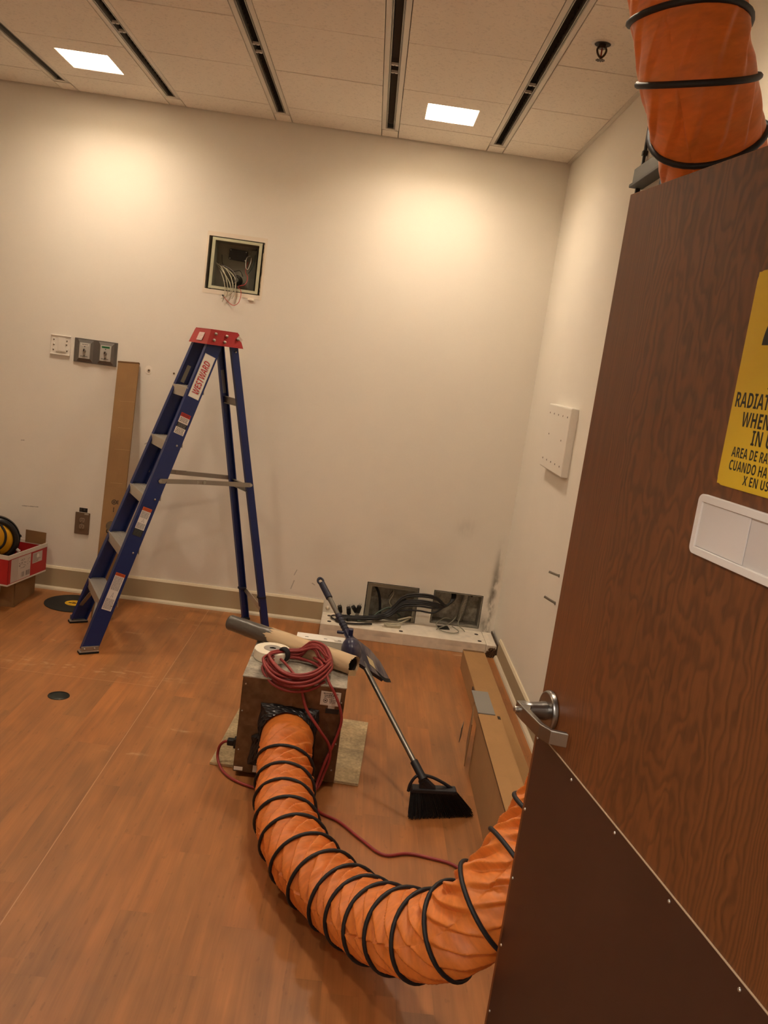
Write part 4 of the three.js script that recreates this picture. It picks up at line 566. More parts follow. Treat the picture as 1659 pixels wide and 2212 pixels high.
{ // tube wrapped in torn paper
  const A = V(-1.445, 0.4555, 1.6), B = V(-0.897, 0.4555, 1.942), len = A.distanceTo(B), yaw = Math.atan2(-(B.z - A.z), B.x - A.x);
  const t = thing('paper_wrapped_tube', 'long tube lying across the blower top, half grey tape and half torn tan paper', 'tube', [A.x, A.y, A.z], yaw);
  const ring = (r0, r1, x0, x1, jag0 = 0, jag1 = 0, sd = 0) => { const pos = [], N = 56, M = 24, idx = []; for (let j = 0; j <= M; j++) for (let i = 0; i <= N; i++) { const a = i / N * Math.PI * 2; const e0 = x0 + jag0 * (fbm(i * 0.3, 1, sd) - 0.5 + 0.5 * (hash(i % N, 2, sd) - 0.5)), e1 = x1 + jag1 * (fbm((i % N) * 0.3, 2, sd) - 0.5 + 0.5 * (hash(i % N, 3, sd) - 0.5)); const x = mix(e0, e1, j / M), r = mix(r0, r1, j / M) + 0.0016 * (fbm(x * 30, i * 0.35, sd, 3) - 0.5) * 2; pos.push(x, r * Math.cos(a), r * Math.sin(a)); } for (let j = 0; j < M; j++) for (let i = 0; i < N; i++) { const a = j * (N + 1) + i, b = a + N + 1; idx.push(a, a + 1, b + 1, a, b + 1, b); } const g = new THREE.BufferGeometry(); g.setAttribute('position', new THREE.Float32BufferAttribute(pos, 3)); g.setIndex(idx); g.computeVertexNormals(); g.setAttribute('uv', new THREE.Float32BufferAttribute(new Float32Array(pos.length / 3 * 2), 2)); return g; };
  part(t, 'grey_tape_wrap', ring(0.0345, 0.0365, 0, len * 0.44, 0.004, 0.03, 131), std(0x5f5b55, 0.33, 0.3, { side: THREE.DoubleSide }));
  part(t, 'end_cap', (() => { const g = new THREE.SphereGeometry(0.0345, 28, 12, 0, Math.PI * 2, 0, Math.PI / 2); g.scale(1, 0.35, 1); g.rotateZ(Math.PI / 2); return g; })(), std(0x57534e, 0.35, 0.3));
  part(t, 'paper_wrap', ring(0.038, 0.039, len * 0.34, len, 0.075, 0.012, 133), std(0xcdb490, 0.9, 0, { side: THREE.DoubleSide }));
  part(t, 'inner_paper', ring(0.0368, 0.0375, len * 0.4, len * 0.9, 0.02, 0.06, 135), std(0xc0a988, 0.9, 0, { side: THREE.DoubleSide }));
  part(t, 'inner_tube', ring(0.029, 0.029, len * 0.4, len - 0.006, 0, 0, 137), std(0x2a211a, 0.9, 0, { side: THREE.DoubleSide }));
  part(t, 'torn_flap', (() => { const g = new THREE.PlaneGeometry(0.05, 0.016, 6, 2), p = g.attributes.position; for (let i = 0; i < p.count; i++) { p.setZ(i, 0.006 * Math.sin(p.getX(i) * 60)); p.setY(i, p.getY(i) + 0.004 * (hash(i, 7) - 0.5)); } g.rotateX(-0.5); g.computeVertexNormals(); return g; })(), std(0x3a342c, 0.9, 0, { side: THREE.DoubleSide }), [len * 0.72, 0.036, 0.02]);
  part(t, 'torn_flap', (() => { const g = new THREE.PlaneGeometry(0.03, 0.024, 4, 2), p = g.attributes.position; for (let i = 0; i < p.count; i++) p.setZ(i, 0.004 * hash(i, 9)); g.rotateY(0.8); g.computeVertexNormals(); return g; })(), std(0xb49a74, 0.9, 0, { side: THREE.DoubleSide }), [len + 0.012, -0.02, 0.028]);
}
{
  const t = thing('tape_roll', 'thick roll of white mesh tape lying flat on the blower top', 'tape roll', [-1.232, 0.4165, 1.868]);
  part(t, 'roll', new THREE.LatheGeometry([[0.032, 0], [0.071, 0], [0.0735, 0.004], [0.0735, 0.038], [0.071, 0.042], [0.034, 0.0425], [0.032, 0.04], [0.032, 0]].map(p => new THREE.Vector2(...p)), 64), creamM);
  part(t, 'core_label', (() => { const s = new THREE.Shape().absarc(0, 0, 0.036, 0, Math.PI * 2); const p = new THREE.Path(); p.moveTo(-0.012, -0.006); p.lineTo(-0.012, 0.006); p.lineTo(0, 0.012); p.lineTo(0.012, 0.006); p.lineTo(0.012, -0.006); p.closePath(); s.holes.push(p); const g = extr(s, 0.001, 0, 32); g.rotateX(-Math.PI / 2); return g; })(), std(0x98938c, 0.5), [0, 0.0425, 0]);
  part(t, 'core', new THREE.CylinderGeometry(0.0315, 0.0315, 0.041, 40, 1, true), std(0x3a2e28, 0.9, 0, { side: THREE.DoubleSide }), [0, 0.0215, 0]);
}
{ // red extension cord: coil, tie, two runs, plug
  const t = thing('extension_cord', 'red extension cord, coiled on the blower top and running down to the floor', 'cord');
  const r = 0.0056, pts = []; const K = 14, seg = 20;
  for (let i = 0; i <= K * seg; i++) {
    const l = Math.floor(i / seg), f = i / seg, a = f * Math.PI * 2 + 0.6; const u = f - l, w = sstep(0, 1, u);
    const R = mix(0.1 + 0.045 * hash(l, 1, 77), 0.1 + 0.045 * hash(l + 1, 1, 77), w), ox = mix((hash(l, 2, 77) - 0.5) * 0.022, (hash(l + 1, 2, 77) - 0.5) * 0.022, w), oz = mix((hash(l, 3, 77) - 0.5) * 0.03, (hash(l + 1, 3, 77) - 0.5) * 0.03, w);
    const pin = Math.pow(0.5 + 0.5 * Math.cos(a - 4.15), 6);           // pinched where the tie holds it
    const RR = mix(R, 0.122 + 0.008 * Math.sin(f * 2.4), pin * 0.8); let yy = mix(0.425 + f * 0.0042 + 0.005 * Math.sin(a + 1), 0.436 + f * 0.0018, pin * 0.8);
    const x = -1.12 + ox * (1 - pin) + RR * Math.cos(a), z = 1.996 + oz * (1 - pin) + RR * Math.sin(a);
    const tx = x + 0.897, tz = z - 1.942, dd = Math.abs(tx * 0.5295 + tz * -0.8483), over = dd < 0.052 ? 0.4555 + Math.sqrt(0.052 * 0.052 - dd * dd) + l * 0.0012 : 0;
    yy = over > yy ? over : yy;
    pts.push([x, yy + (z > 2.05 ? -(z - 2.05) * 0.5 : 0) , z]);
  }
  part(t, 'coil', tube(pts, r, K * 46, 8), redCordM);
  part(t, 'tie', (() => { const g = new THREE.TorusGeometry(0.021, 0.0065, 8, 24); g.scale(1, 1.15, 2.2); g.rotateY(-0.55); return g; })(), blackSoftM, [-1.183, 0.45, 1.9]);
  part(t, 'cord_run', tube([[-1.06, 0.452, 1.9], [-1.03, 0.462, 1.97], [-1.005, 0.455, 2.05], [-0.985, 0.428, 2.094], [-0.968, 0.405, 2.1], [-0.935, 0.345, 2.104], [-0.921, 0.29, 2.105], [-0.932, 0.22, 2.106], [-0.965, 0.11, 2.12], [-0.985, 0.03, 2.15], [-0.985, 0.007, 2.22], [-0.96, 0.007, 2.289], [-0.889, 0.007, 2.337], [-0.803, 0.008, 2.441], [-0.722, 0.007, 2.519], [-0.641, 0.007, 2.494], [-0.561, 0.007, 2.505], [-0.483, 0.007, 2.531], [-0.425, 0.007, 2.62], [-0.4, 0.007, 2.8], [-0.34, 0.007, 3.05], [-0.22, 0.007, 3.4], [-0.12, 0.007, 3.8]], r, 220, 8), redCordM);
  part(t, 'cord_run', tube([[-1.19, 0.44, 1.93], [-1.15, 0.448, 2.03], [-1.11, 0.428, 2.085], [-1.09, 0.41, 2.1], [-1.082, 0.378, 2.104], [-1.06, 0.325, 2.115], [-1.002, 0.256, 2.13], [-0.954, 0.186, 2.118], [-0.947, 0.13, 2.113], [-0.961, 0.07, 2.115], [-0.985, 0.012, 2.14], [-1.06, 0.007, 2.18], [-1.216, 0.007, 2.169], [-1.313, 0.008, 2.12], [-1.365, 0.012, 2.055], [-1.387, 0.04, 2.02], [-1.383, 0.085, 2.02], [-1.362, 0.114, 2.035], [-1.337, 0.12, 2.043]], r, 160, 8), redCordM);
  part(t, 'plug', rbox(0.03, 0.026, 0.026, 0.006), blackM, [-1.338, 0.12, 2.044]);
  part(t, 'splice_tape', tube([[-1.012, 0.455, 2.0], [-1.007, 0.456, 2.03]], 0.0072, 6, 10), std(0xb0747a, 0.5));
}
// ------------------------------------------------------------------ orange flexible duct
{
  const t = thing('flexible_duct', 'orange flexible duct with black spiral rib running from blower to ceiling behind the door', 'duct');
  const path = new THREE.CatmullRomCurve3([[-1.118, 0.197, 2.092], [-1.116, 0.178, 2.18], [-1.098, 0.13, 2.335], [-1.064, 0.114, 2.577], [-1.002, 0.113, 2.755], [-0.927, 0.116, 2.88], [-0.853, 0.13, 2.985], [-0.78, 0.18, 3.125], [-0.712, 0.25, 3.25], [-0.645, 0.318, 3.345], [-0.592, 0.39, 3.39], [-0.545, 0.46, 3.4], [-0.49, 0.53, 3.375], [-0.42, 0.62, 3.32], [-0.345, 0.8, 3.28], [-0.285, 1.15, 3.31], [-0.262, 1.5, 3.37], [-0.27, 1.78, 3.385], [-0.306, 2.001, 3.419], [-0.393, 2.109, 3.499], [-0.468, 2.207, 3.571], [-0.52, 2.348, 3.575], [-0.553, 2.461, 3.575], [-0.6, 2.7, 3.64], [-0.62, 2.9, 3.7], [-0.625, 3.1, 3.7]].map(p => V(...p)), false, 'centripetal');
  const M = 1060, NT = 180, Ltot = path.getLength(); path.arcLengthDivisions = 1200; path.updateArcLengths();
  const fr = path.computeFrenetFrames(M);
  // number of rib turns from the blower as a function of arc length: none on the collar, close on the floor, pulled apart going up
  const turns = []; let acc = 0; for (let j = 0; j <= M; j++) { const s = j / M * Ltot; const pitch = s < 0.16 ? 0.115 : mix(0.112, 0.1, sstep(1.9, 2.6, s)); turns.push(acc); acc += (Ltot / M) / pitch; }
  const WOB = Math.PI, T0 = 1.24; // first turn of rib starts here
  const pos = [], uv = [], idx = [], P = [], R0 = s => mix(0.101, 0.1045, sstep(0, 0.25, s)) - 0.006 * sstep(2.4, 3.2, s);
  const wob = (s, a) => 0.0 * Math.sin(a + WOB);
  const saw = x => { const f = x - Math.floor(x); return f < 0.78 ? f / 0.78 : (1 - f) / 0.22; };
  const tri = x => { const f = x - Math.floor(x); return f < 0.5 ? f * 2 : 2 - f * 2; };
  for (let j = 0; j <= M; j++) {
    const s = j / M * Ltot, c = path.getPointAt(j / M), n = fr.normals[j], b = fr.binormals[j], up = sstep(1.9, 2.6, s);
    P.push(c);
    for (let i = 0; i <= NT; i++) {
      const ii = i % NT, a = ii / NT * Math.PI * 2, ph = turns[j] + ii / NT + wob(s, a); const q = Math.floor(ph - T0 + 20), u = ph - T0 + 20 - q, e = Math.pow(Math.sin(Math.PI * u), 0.6);
      let r = R0(s); const live = sstep(0.02, 0.12, s);
      const k = 10 + Math.floor(hash(q, 1, 5) * 3), tw = mix(-2.2, -1.3, up); const th = ii / NT + 0.012 * (fbm(ii / NT * 9, u * 3 + q, 6, 2) - 0.5);
      const f1 = saw(th * k + tw * (u - 0.5) + hash(q, 2, 5)), f2 = tri(th * (k - 5) + tw * 1.6 * (u - 0.5) + hash(q, 3, 5));
      const per = vnoise(Math.cos(a) * 2 + q * 3, Math.sin(a) * 2, 9);
      r += live * e * (mix(-0.0125, -0.004, up) + mix(0.023, 0.007, up) * (f1 - 0.5) * (0.7 + 0.6 * per) + mix(0.0035, 0.002, up) * (f2 - 0.5));
      r += 0.0012 * (fbm(th * 30, s * 26, 12, 2) - 0.5);
      if (!live) r += 0;
      pos.push(c.x + r * (Math.cos(a) * n.x + Math.sin(a) * b.x), c.y + r * (Math.cos(a) * n.y + Math.sin(a) * b.y), c.z + r * (Math.cos(a) * n.z + Math.sin(a) * b.z)); uv.push(s / 2, i / NT);
    }
  }
  for (let j = 0; j < M; j++) for (let i = 0; i < NT; i++) { const a = j * (NT + 1) + i, b = a + NT + 1; idx.push(a, a + 1, b + 1, a, b + 1, b); }
  const g = new THREE.BufferGeometry(); g.setAttribute('position', new THREE.Float32BufferAttribute(pos, 3)); g.setAttribute('uv', new THREE.Float32BufferAttribute(uv, 2)); g.setIndex(idx); g.computeVertexNormals(); part(t, 'sleeve', g, orangeM);
  // spiral rib: walk along, angle a where turns[j] - a/2pi is integer
  const rp = []; for (let f = 0; f < M - 1;) {
    const j = Math.floor(f), q = f - j, s = f / M * Ltot, ph = mix(turns[j], turns[j + 1], q); f += 0.7; if (ph < T0) continue;
    let a = -(ph - T0) * Math.PI * 2; for (let k = 0; k < 6; k++) a = -(ph - T0 + wob(s, a)) * Math.PI * 2;
    const c = P[j].clone().lerp(P[j + 1], q), n = fr.normals[j].clone().lerp(fr.normals[j + 1], q), b = fr.binormals[j].clone().lerp(fr.binormals[j + 1], q), r = R0(s) + 0.0012; rp.push(c.addScaledVector(n, r * Math.cos(a)).addScaledVector(b, r * Math.sin(a)));
  }
  class Poly extends THREE.CatmullRomCurve3 { getPointAt(x, o) { return this.getPoint(x, o); } getTangentAt(x, o) { return this.getTangent(x, o); } }
  part(t, 'spiral_rib', new THREE.TubeGeometry(new Poly(rp), rp.length - 1, 0.0058, 8, false), std(0x17171a, 0.55));
}
// ------------------------------------------------------------------ broom and dustpan
const BS = V(-0.598, 0.154, 2.2), BT = V(-1.092, 0.676, 1.5), onB = f => BS.clone().lerp(BT, f).toArray();
{
  const t = thing('broom', 'angled broom with black bristles and a grey metal handle leaning on the blower', 'broom');
  part(t, 'handle', bar(onB(0.03), onB(0.93), 0.0105, 18), std(0x77746e, 0.3, 0.85));
  const navy = std(0x14162e, 0.42);
  part(t, 'grip', join(bar(onB(0.885), onB(0.97), 0.0145, 18)), navy);
  part(t, 'hanging_loop', (() => { const g = new THREE.TorusGeometry(0.0125, 0.0055, 10, 24); g.scale(0.9, 1.25, 1); g.applyMatrix4(new THREE.Matrix4().compose(V(...onB(0.985)), new THREE.Quaternion().setFromUnitVectors(V(0, 1, 0), BT.clone().sub(BS).normalize()), V(1, 1, 1))); return g; })(), navy);
  const rib = [bar(onB(0.68), onB(0.79), 0.0135, 16)]; for (let i = 0; i < 6; i++) rib.push(bar(onB(0.69 + i * 0.016), onB(0.696 + i * 0.016), 0.0152, 16)); part(t, 'sleeve', join(...rib), navy);
  const dk = std(0x17171c, 0.5);
  part(t, 'socket', join(bar(onB(-0.02), onB(0.06), 0.0155, 16), bar([-0.592, 0.14, 2.206], [-0.572, 0.118, 2.2], 0.018, 12)), dk);
  const cap = (() => { const s = shapeOf([[-0.625, 0.108], [-0.462, 0.119], [-0.455, 0.105], [-0.632, 0.09]]); const g = extr(s, 0.036, 0.004); g.translate(0, 0, 2.186); return g; })();
  part(t, 'cap', join(cap, (() => { const g = extr(shapeOf([[-0.6, 0.15], [-0.585, 0.152], [-0.535, 0.112], [-0.6, 0.106]]), 0.026, 0.003); g.translate(0, 0, 2.19); return g; })()), dk);
  part(t, 'brace_arm', join(tube([[-0.598, 0.158, 2.2], [-0.618, 0.146, 2.202], [-0.634, 0.115, 2.203], [-0.638, 0.086, 2.204]], 0.006, 20, 8), tube([[-0.588, 0.156, 2.2], [-0.555, 0.15, 2.198], [-0.51, 0.132, 2.196], [-0.475, 0.114, 2.196]], 0.0065, 20, 8)), dk);
  const bs = []; for (let i = 0; i < 150; i++) for (let k = 0; k < 5; k++) { const f = (i + rnd()) / 150, o = (k - 2) * 0.0068; const x0 = mix(-0.628, -0.462, f), z0 = 2.204 + o, y0 = mix(0.094, 0.108, f), x1 = mix(-0.628, -0.374, f) + (rnd() - 0.5) * 0.008, z1 = mix(2.24, 2.163, f) + o * 1.4 + (rnd() - 0.5) * 0.008; const w = 0.0009 + rnd() * 0.0008; bs.push(new THREE.CylinderGeometry(w, w * 0.8, 1, 3, 1, true).applyMatrix4((() => { const a = V(x0, y0, z0), b = V(x1, 0.001 + rnd() * 0.008, z1), d = b.clone().sub(a), L = d.length(); return new THREE.Matrix4().compose(a.clone().add(b).multiplyScalar(0.5), new THREE.Quaternion().setFromUnitVectors(V(0, 1, 0), d.normalize()), V(1, L, 1)); })())); }
  const bm = part(t, 'bristles', join(...bs), std(0x0f0f10, 0.55)); bm.userData.kind = 'stuff';
}
{
  const t = thing('dustpan', 'dark blue dusty dustpan clipped on the broom handle with a small diamond label', 'dustpan');
  const dust = std(0xffffff, 0.7, 0, { map: texture(256, 256, (u, v) => { const n = fbm(u * 7, v * 7, 141, 4); const d = sstep(0.3, 0.7, n); return [mix(48, 112, d), mix(44, 100, d), mix(58, 96, d)]; }), side: THREE.DoubleSide }), navy = std(0x1a1b3c, 0.32);
  const A = V(-0.909, 0.511, 1.75), B = V(-0.834, 0.462, 1.742), B2 = V(-0.785, 0.42, 1.76), C = V(-0.743, 0.37, 1.8), C2 = V(-0.762, 0.372, 1.835), D = V(-0.893, 0.451, 1.87), E2 = V(-0.905, 0.485, 1.8);
  const n = B.clone().sub(A).cross(D.clone().sub(A)).normalize(); if (n.z < 0) n.negate();
  const slab = (ring, th, uvs) => { const c = ring.reduce((a, p) => a.add(p), V(0, 0, 0)).multiplyScalar(1 / ring.length), pos = [], u = []; const tri = (a, b, d) => { for (const p of [a, b, d]) { pos.push(p.x, p.y, p.z); u.push((p.x + 1) * 4, (p.y + p.z) * 4); } }; const lo = p => p.clone().addScaledVector(n, -th); for (let i = 0; i < ring.length; i++) { const a = ring[i], b = ring[(i + 1) % ring.length]; tri(c, b, a); tri(lo(c), lo(a), lo(b)); tri(a, b, lo(b)); tri(a, lo(b), lo(a)); } const g = new THREE.BufferGeometry(); g.setAttribute('position', new THREE.Float32BufferAttribute(pos, 3)); g.setAttribute('uv', new THREE.Float32BufferAttribute(u, 2)); g.computeVertexNormals(); return g; };
  part(t, 'pan_floor', slab([A, B, B2, C, C2, D, E2], 0.003), dust);
  const wall = (p, q, h) => slab([p, q], h); // side wall as thin strip
  const strip = (pts, h, th) => { const pos = [], u = []; for (let i = 0; i < pts.length - 1; i++) { const a = pts[i], b = pts[i + 1], c = b.clone().addScaledVector(n, -h), d = a.clone().addScaledVector(n, -h); for (const p of [a, b, c, a, c, d]) { pos.push(p.x, p.y, p.z); u.push(p.x * 4, p.y * 4); } } const g = new THREE.BufferGeometry(); g.setAttribute('position', new THREE.Float32BufferAttribute(pos, 3)); g.setAttribute('uv', new THREE.Float32BufferAttribute(u, 2)); g.computeVertexNormals(); return g; };
  part(t, 'side_wall', strip([D, C2.clone().lerp(D, 0.02)], 0.016), std(0x232337, 0.45, 0, { side: THREE.DoubleSide }));
  part(t, 'side_wall', strip([A, B, B2, C], 0.03), std(0x232337, 0.45, 0, { side: THREE.DoubleSide }));
  part(t, 'scoop_lip', (() => { const s = new THREE.CatmullRomCurve3([V(-0.805, 0.414, 1.85), V(-0.785, 0.392, 1.852), V(-0.762, 0.37, 1.85), V(-0.733, 0.362, 1.83)]), pos = [], top = [V(-0.812, 0.42, 1.848), V(-0.79, 0.404, 1.846), V(-0.765, 0.384, 1.84), V(-0.74, 0.372, 1.815)]; const q = s.getPoints(12), w = new THREE.CatmullRomCurve3(top).getPoints(12); for (let i = 0; i < 12; i++) for (const p of [q[i], q[i + 1], w[i + 1], q[i], w[i + 1], w[i]]) pos.push(p.x, p.y, p.z); const g = new THREE.BufferGeometry(); g.setAttribute('position', new THREE.Float32BufferAttribute(pos, 3)); g.setAttribute('uv', new THREE.Float32BufferAttribute(new Float32Array(pos.length / 3 * 2), 2)); g.computeVertexNormals(); return g; })(), std(0x0e0e12, 0.5, 0, { side: THREE.DoubleSide }));
  part(t, 'pan_back', (() => { const g = new THREE.SphereGeometry(1, 32, 20); g.scale(0.042, 0.056, 0.066); g.rotateZ(0.25); g.rotateX(-0.5); return g; })(), std(0xffffff, 0.35, 0, { map: texture(128, 128, (u, v) => { const d = sstep(0.35, 0.75, fbm(u * 6, v * 6, 143, 4)) * 0.7; return [mix(30, 92, d), mix(30, 84, d), mix(62, 92, d)]; }) }), [-0.914, 0.468, 1.81]);
  part(t, 'clip', join(bar(onB(0.63), onB(0.7), 0.0165, 16), at(rbox(0.02, 0.03, 0.024, 0.004), -0.925, 0.525, 1.735), at(rbox(0.03, 0.012, 0.014, 0.004), -0.968, 0.52, 1.74)), navy);
  part(t, 'diamond_label', (() => { const c = A.clone().lerp(C, 0.5).lerp(D.clone().lerp(C2, 0.5), 0.42), e = C.clone().sub(A).normalize(), f = D.clone().sub(A); f.addScaledVector(e, -f.dot(e)).normalize(); const h = c.clone().addScaledVector(n, 0.0022); const q = [h.clone().addScaledVector(e, -0.034).addScaledVector(f, -0.008), h.clone().addScaledVector(e, 0.0).addScaledVector(f, -0.017), h.clone().addScaledVector(e, 0.034).addScaledVector(f, 0.008), h.clone().addScaledVector(f, 0.017)]; const pos = []; for (const p of [q[0], q[1], q[2], q[0], q[2], q[3]]) pos.push(p.x, p.y, p.z); const g = new THREE.BufferGeometry(); g.setAttribute('position', new THREE.Float32BufferAttribute(pos, 3)); g.setAttribute('uv', new THREE.Float32BufferAttribute(new Float32Array(12), 2)); g.computeVertexNormals(); return g; })(), std(0xb8a67e, 0.7, 0, { side: THREE.DoubleSide }));
}
// ------------------------------------------------------------------ long cartons along the right wall
{
  const a = thing('long_carton', 'low long cardboard carton lying beside the right wall baseboard, reaching the plinth', 'cardboard carton', [-0.194, 0, 0.52], 0, 'long cartons along the right wall');
  part(a, 'body', boxUV(new RoundedBoxGeometry(0.127, 0.11, 2.35, 2, 0.003)), cardM, [0, 0.055, 1.175]);
  part(a, 'end_tuck', rbox(0.12, 0.004, 0.03, 0.001), cardEdgeM, [0, 0.108, 0.002]);
  part(a, 'tape_scrap', rbox(0.012, 0.03, 0.05, 0.002), std(0x4b3522, 0.8), [-0.063, 0.085, 0.56]);
  const b = thing('long_carton', 'taller cardboard carton on edge in front of the low one, with grey taped flaps', 'cardboard carton', [-0.3085, 0, 1.82], 0, 'long cartons along the right wall');
  b.rotation.y = -0.006;
  part(b, 'body', boxUV(new RoundedBoxGeometry(0.088, 0.27, 1.1, 2, 0.002)), cardM, [0, 0.135, 0.55]);
  part(b, 'lid', boxUV(box(0.094, 0.004, 1.08)), cardM, [0.001, 0.272, 0.56]);
  const sr = []; for (let i = 0; i < 90; i++) sr.push(at(box(0.002, 0.008, 0.006), -0.0455, 0.269, 0.03 + i * 0.0118)); part(b, 'serrated_edge', join(...sr), cardEdgeM);
  part(b, 'taped_flap', rbox(0.074, 0.005, 0.25, 0.001), ductTapeM, [-0.008, 0.272, -0.125], [0.0, 0, 0]);
  part(b, 'flap_side', boxUV(box(0.0035, 0.2, 0.2)), cardDarkM, [-0.052, 0.14, -0.085], [0.12, -0.14, 0]);
  part(b, 'grey_tape_strip', rbox(0.002, 0.075, 0.06, 0.0005), std(0x6f6d6a, 0.5), [-0.071, 0.1, -0.185], [0.12, -0.25, 0]);
  part(b, 'hand_slot', rbox(0.012, 0.004, 0.03, 0.0015), std(0x3a2a18, 0.9), [0.04, 0.2735, 0.03]);
}
// ------------------------------------------------------------------ the open door
{
  const d = structGroup('door_1', [-0.541, 0, 3.515]); d.rotation.y = -(Math.PI / 2 - 0.1723);
  const W = 1.07, T = 0.045, y0 = 0.01, y1 = 2.0225;
  const leaf = extr(rectShape(W - 0.002, y1 - y0, 0.002), T - 0.003, 0.0012); leaf.translate(W / 2, (y0 + y1) / 2, -T + 0.0015);
  { const p = leaf.attributes.position, uv = leaf.attributes.uv; for (let i = 0; i < p.count; i++) uv.setXY(i, (p.getX(i) - Math.min(0, p.getZ(i)) * 0.4) / 1.07, p.getY(i) / 2.02); }
  part(d, 'leaf', leaf, oakM);
  part(d, 'edge_strip', rbox(0.002, y1 - y0 - 0.004, T - 0.006, 0.0005), std(0xa67a4c, 0.6), [-0.0006, (y0 + y1) / 2, -T / 2]);
  const kp = extr(rectShape(W - 0.03, 0.925, 0.002), 0.0012, 0.0005); { const p = kp.attributes.position, uv = kp.attributes.uv; for (let i = 0; i < p.count; i++) uv.setXY(i, p.getX(i), p.getY(i)); } part(d, 'kick_plate', kp, kickM, [W / 2, 0.484, 0.0002]);
  const kg = part(d, 'kick_plate_edge', rbox(W - 0.03, 0.0022, 0.0026, 0.0006), std(0xb49c7e, 0.5), [W / 2, 0.9472, 0.0008]);
  for (const [x, y] of [[0.021, 0.933], [0.199, 0.934], [0.382, 0.936], [0.563, 0.936], [0.74, 0.936], [0.92, 0.936], [1.05, 0.936], [0.021, 0.772], [0.021, 0.611], [0.022, 0.451], [0.023, 0.289], [0.023, 0.13]]) part(d, 'screw', new THREE.SphereGeometry(0.0034, 10, 8), steelM, [x, y, 0.0014]);
  const lh = new THREE.Group(); lh.name = 'lever_handle'; lh.position.set(0.055, 1.008, 0.0015); d.add(lh);
  part(lh, 'rose', (() => { const g = new THREE.LatheGeometry([[0.001, 0.011], [0.036, 0.011], [0.039, 0.0095], [0.041, 0.005], [0.0415, 0]].map(p => new THREE.Vector2(...p)), 56); g.rotateX(Math.PI / 2); return g; })(), satinM);
  part(lh, 'shank', (() => { const g = new THREE.LatheGeometry([[0.019, 0.01], [0.019, 0.018], [0.018, 0.019], [0.0165, 0.04], [0.0155, 0.062], [0.001, 0.062]].map(p => new THREE.Vector2(...p)), 36); g.rotateX(Math.PI / 2); return g; })(), satinM);
  part(lh, 'lever', (() => { const s = new THREE.Shape(); const o = [[-0.017, 0.048], [-0.013, 0.069], [0.02, 0.0685], [0.098, 0.062], [0.126, 0.05], [0.138, 0.02], [0.127, 0.019], [0.117, 0.043], [0.094, 0.0515], [0.03, 0.055], [0.014, 0.047]]; o.forEach((p, i) => i ? s.lineTo(...p) : s.moveTo(...p)); s.closePath(); const g = extr(s, 0.024, 0.0018); g.rotateX(Math.PI / 2); g.translate(0, 0.012, 0); return g; })(), satinM);
  part(lh, 'lock_cylinder', (() => { const g = new THREE.LatheGeometry([[0.001, 0.008], [0.0055, 0.008], [0.0065, 0.006], [0.0065, 0]].map(p => new THREE.Vector2(...p)), 24); g.rotateX(Math.PI / 2); return g; })(), steelM, [0.0, 0.0, 0.0685]);
  // frame of the doorway
  const fm = std(0x4a3a2d, 0.5); const fr = structGroup('trim_2');
  part(fr, 'jamb', rbox(0.03, 2.06, 0.16, 0.003), fm, [-0.35, 1.03, 4.69]); part(fr, 'jamb', rbox(0.03, 2.06, 0.16, 0.003), fm, [-1.46, 1.03, 4.69]); part(fr, 'head', rbox(1.14, 0.03, 0.16, 0.003), fm, [-0.905, 2.045, 4.69]);
  // hinges
  for (const y of [0.25, 1.02, 1.8]) part(d, 'hinge', cyl(0.008, 0.11, 14), steelM, [W + 0.004, y, -0.002]);
}
const onDoor = (x, y, z) => { const a = -(Math.PI / 2 - 0.1723), c = Math.cos(a), s = Math.sin(a); return [-0.541 + c * x + s * z, y, 3.515 - s * x + c * z]; };
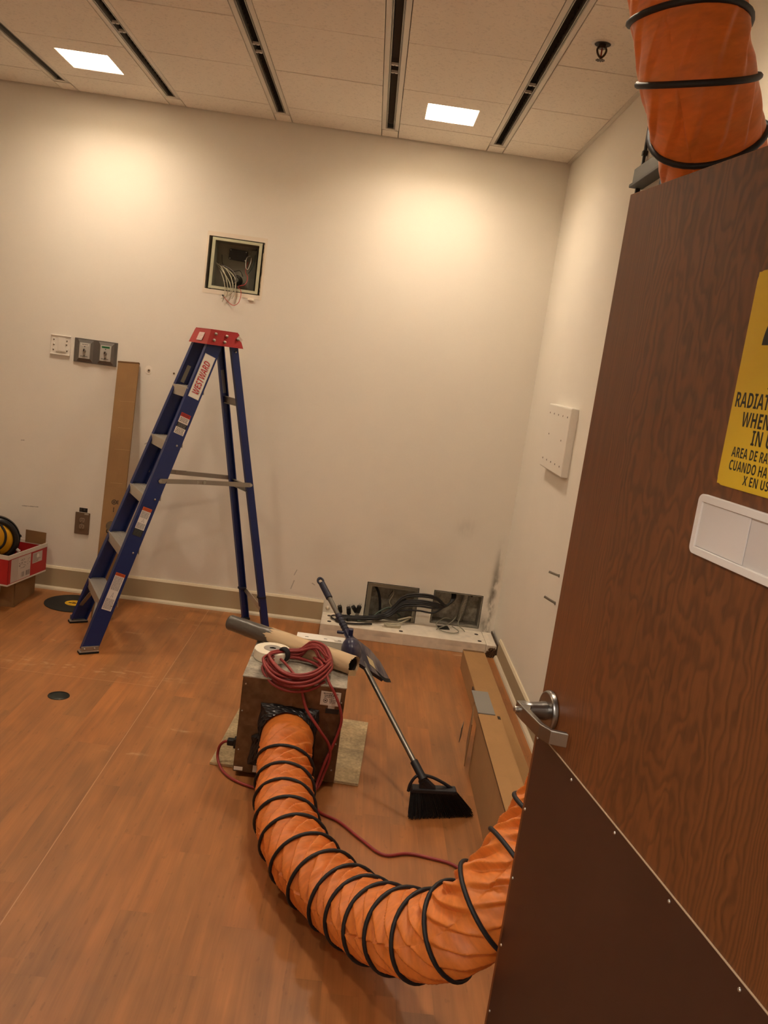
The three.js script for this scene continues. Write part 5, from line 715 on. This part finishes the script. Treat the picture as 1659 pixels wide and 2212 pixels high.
{
  const rot = -(Math.PI / 2 - 0.1723), w = 0.228, h = 0.302;
  const t = thing('warning_sign', 'yellow radiation warning sign with black lettering on the wooden door', 'sign', onDoor(0.467 + w / 2, 1.695, 0.0006), rot);
  part(t, 'plate', extr(rectShape(w, h, 0.014), 0.0012, 0.0003), std(0xd9b41f, 0.42));
  part(t, 'print', (() => { const g = new THREE.PlaneGeometry(w - 0.004, h - 0.004); return g; })(), std(0xffffff, 0.42, 0, { map: canvasTex(800, 1036, (g, W2, H2) => {
    g.fillStyle = '#dcb822'; g.fillRect(0, 0, W2, H2); g.fillStyle = '#16120c'; g.textAlign = 'center'; g.textBaseline = 'alphabetic';
    const cx = 340, cy = 350, tx = 372; for (const a of [30, 150, 270]) { const q = -a * Math.PI / 180; g.beginPath(); g.arc(tx, cy, 232, q - Math.PI / 6, q + Math.PI / 6); g.arc(tx, cy, 70, q + Math.PI / 6, q - Math.PI / 6, true); g.closePath(); g.fill(); } g.beginPath(); g.arc(tx, cy, 48, 0, 7); g.fill();
    const line = (s, y, size, wd) => { g.save(); g.font = `bold ${size}px sans-serif`; const m = g.measureText(s).width; g.translate(cx, y); g.scale(wd / m, 1); g.fillText(s, 0, 0); g.restore(); };
    line('RADIATION AREA', 650, 100, 652); line('WHEN X-RAY', 741, 98, 468); line('IN USE', 822, 98, 256); line('AREA DE RADIACION', 892, 68, 526); line('CUANDO HAY RAYOS', 957, 68, 532); line('X EN USO', 1014, 62, 250);
  }) }), [0, 0, 0.0018]);
  const w2 = 0.252, h2 = 0.09;
  const s = thing('sliding_sign', 'blank white sliding sign with rounded corners on the door below the yellow sign', 'sign', onDoor(0.439 + w2 / 2, 1.48, 0.0006), rot);
  const f = rectShape(w2, h2, 0.011); const hp = new THREE.Path(); const ix = w2 / 2 - 0.0115, iy = 0.0335; hp.moveTo(-ix, -iy); hp.lineTo(-ix, iy); hp.lineTo(ix, iy); hp.lineTo(ix, -iy); hp.closePath(); f.holes.push(hp);
  part(s, 'frame', extr(f, 0.006, 0.001), std(0xe3ddd6, 0.45)); part(s, 'back_plate', rbox(w2 - 0.004, h2 - 0.004, 0.0015, 0.0005), std(0xcfc8c2, 0.5), [0, 0, 0.001]);
  part(s, 'slider', rbox(ix + 0.003, iy * 2 - 0.001, 0.0018, 0.0005), std(0xd9d3cd, 0.5), [-ix / 2 + 0.001, 0, 0.0032]);
}
renderer.render(scene, camera);
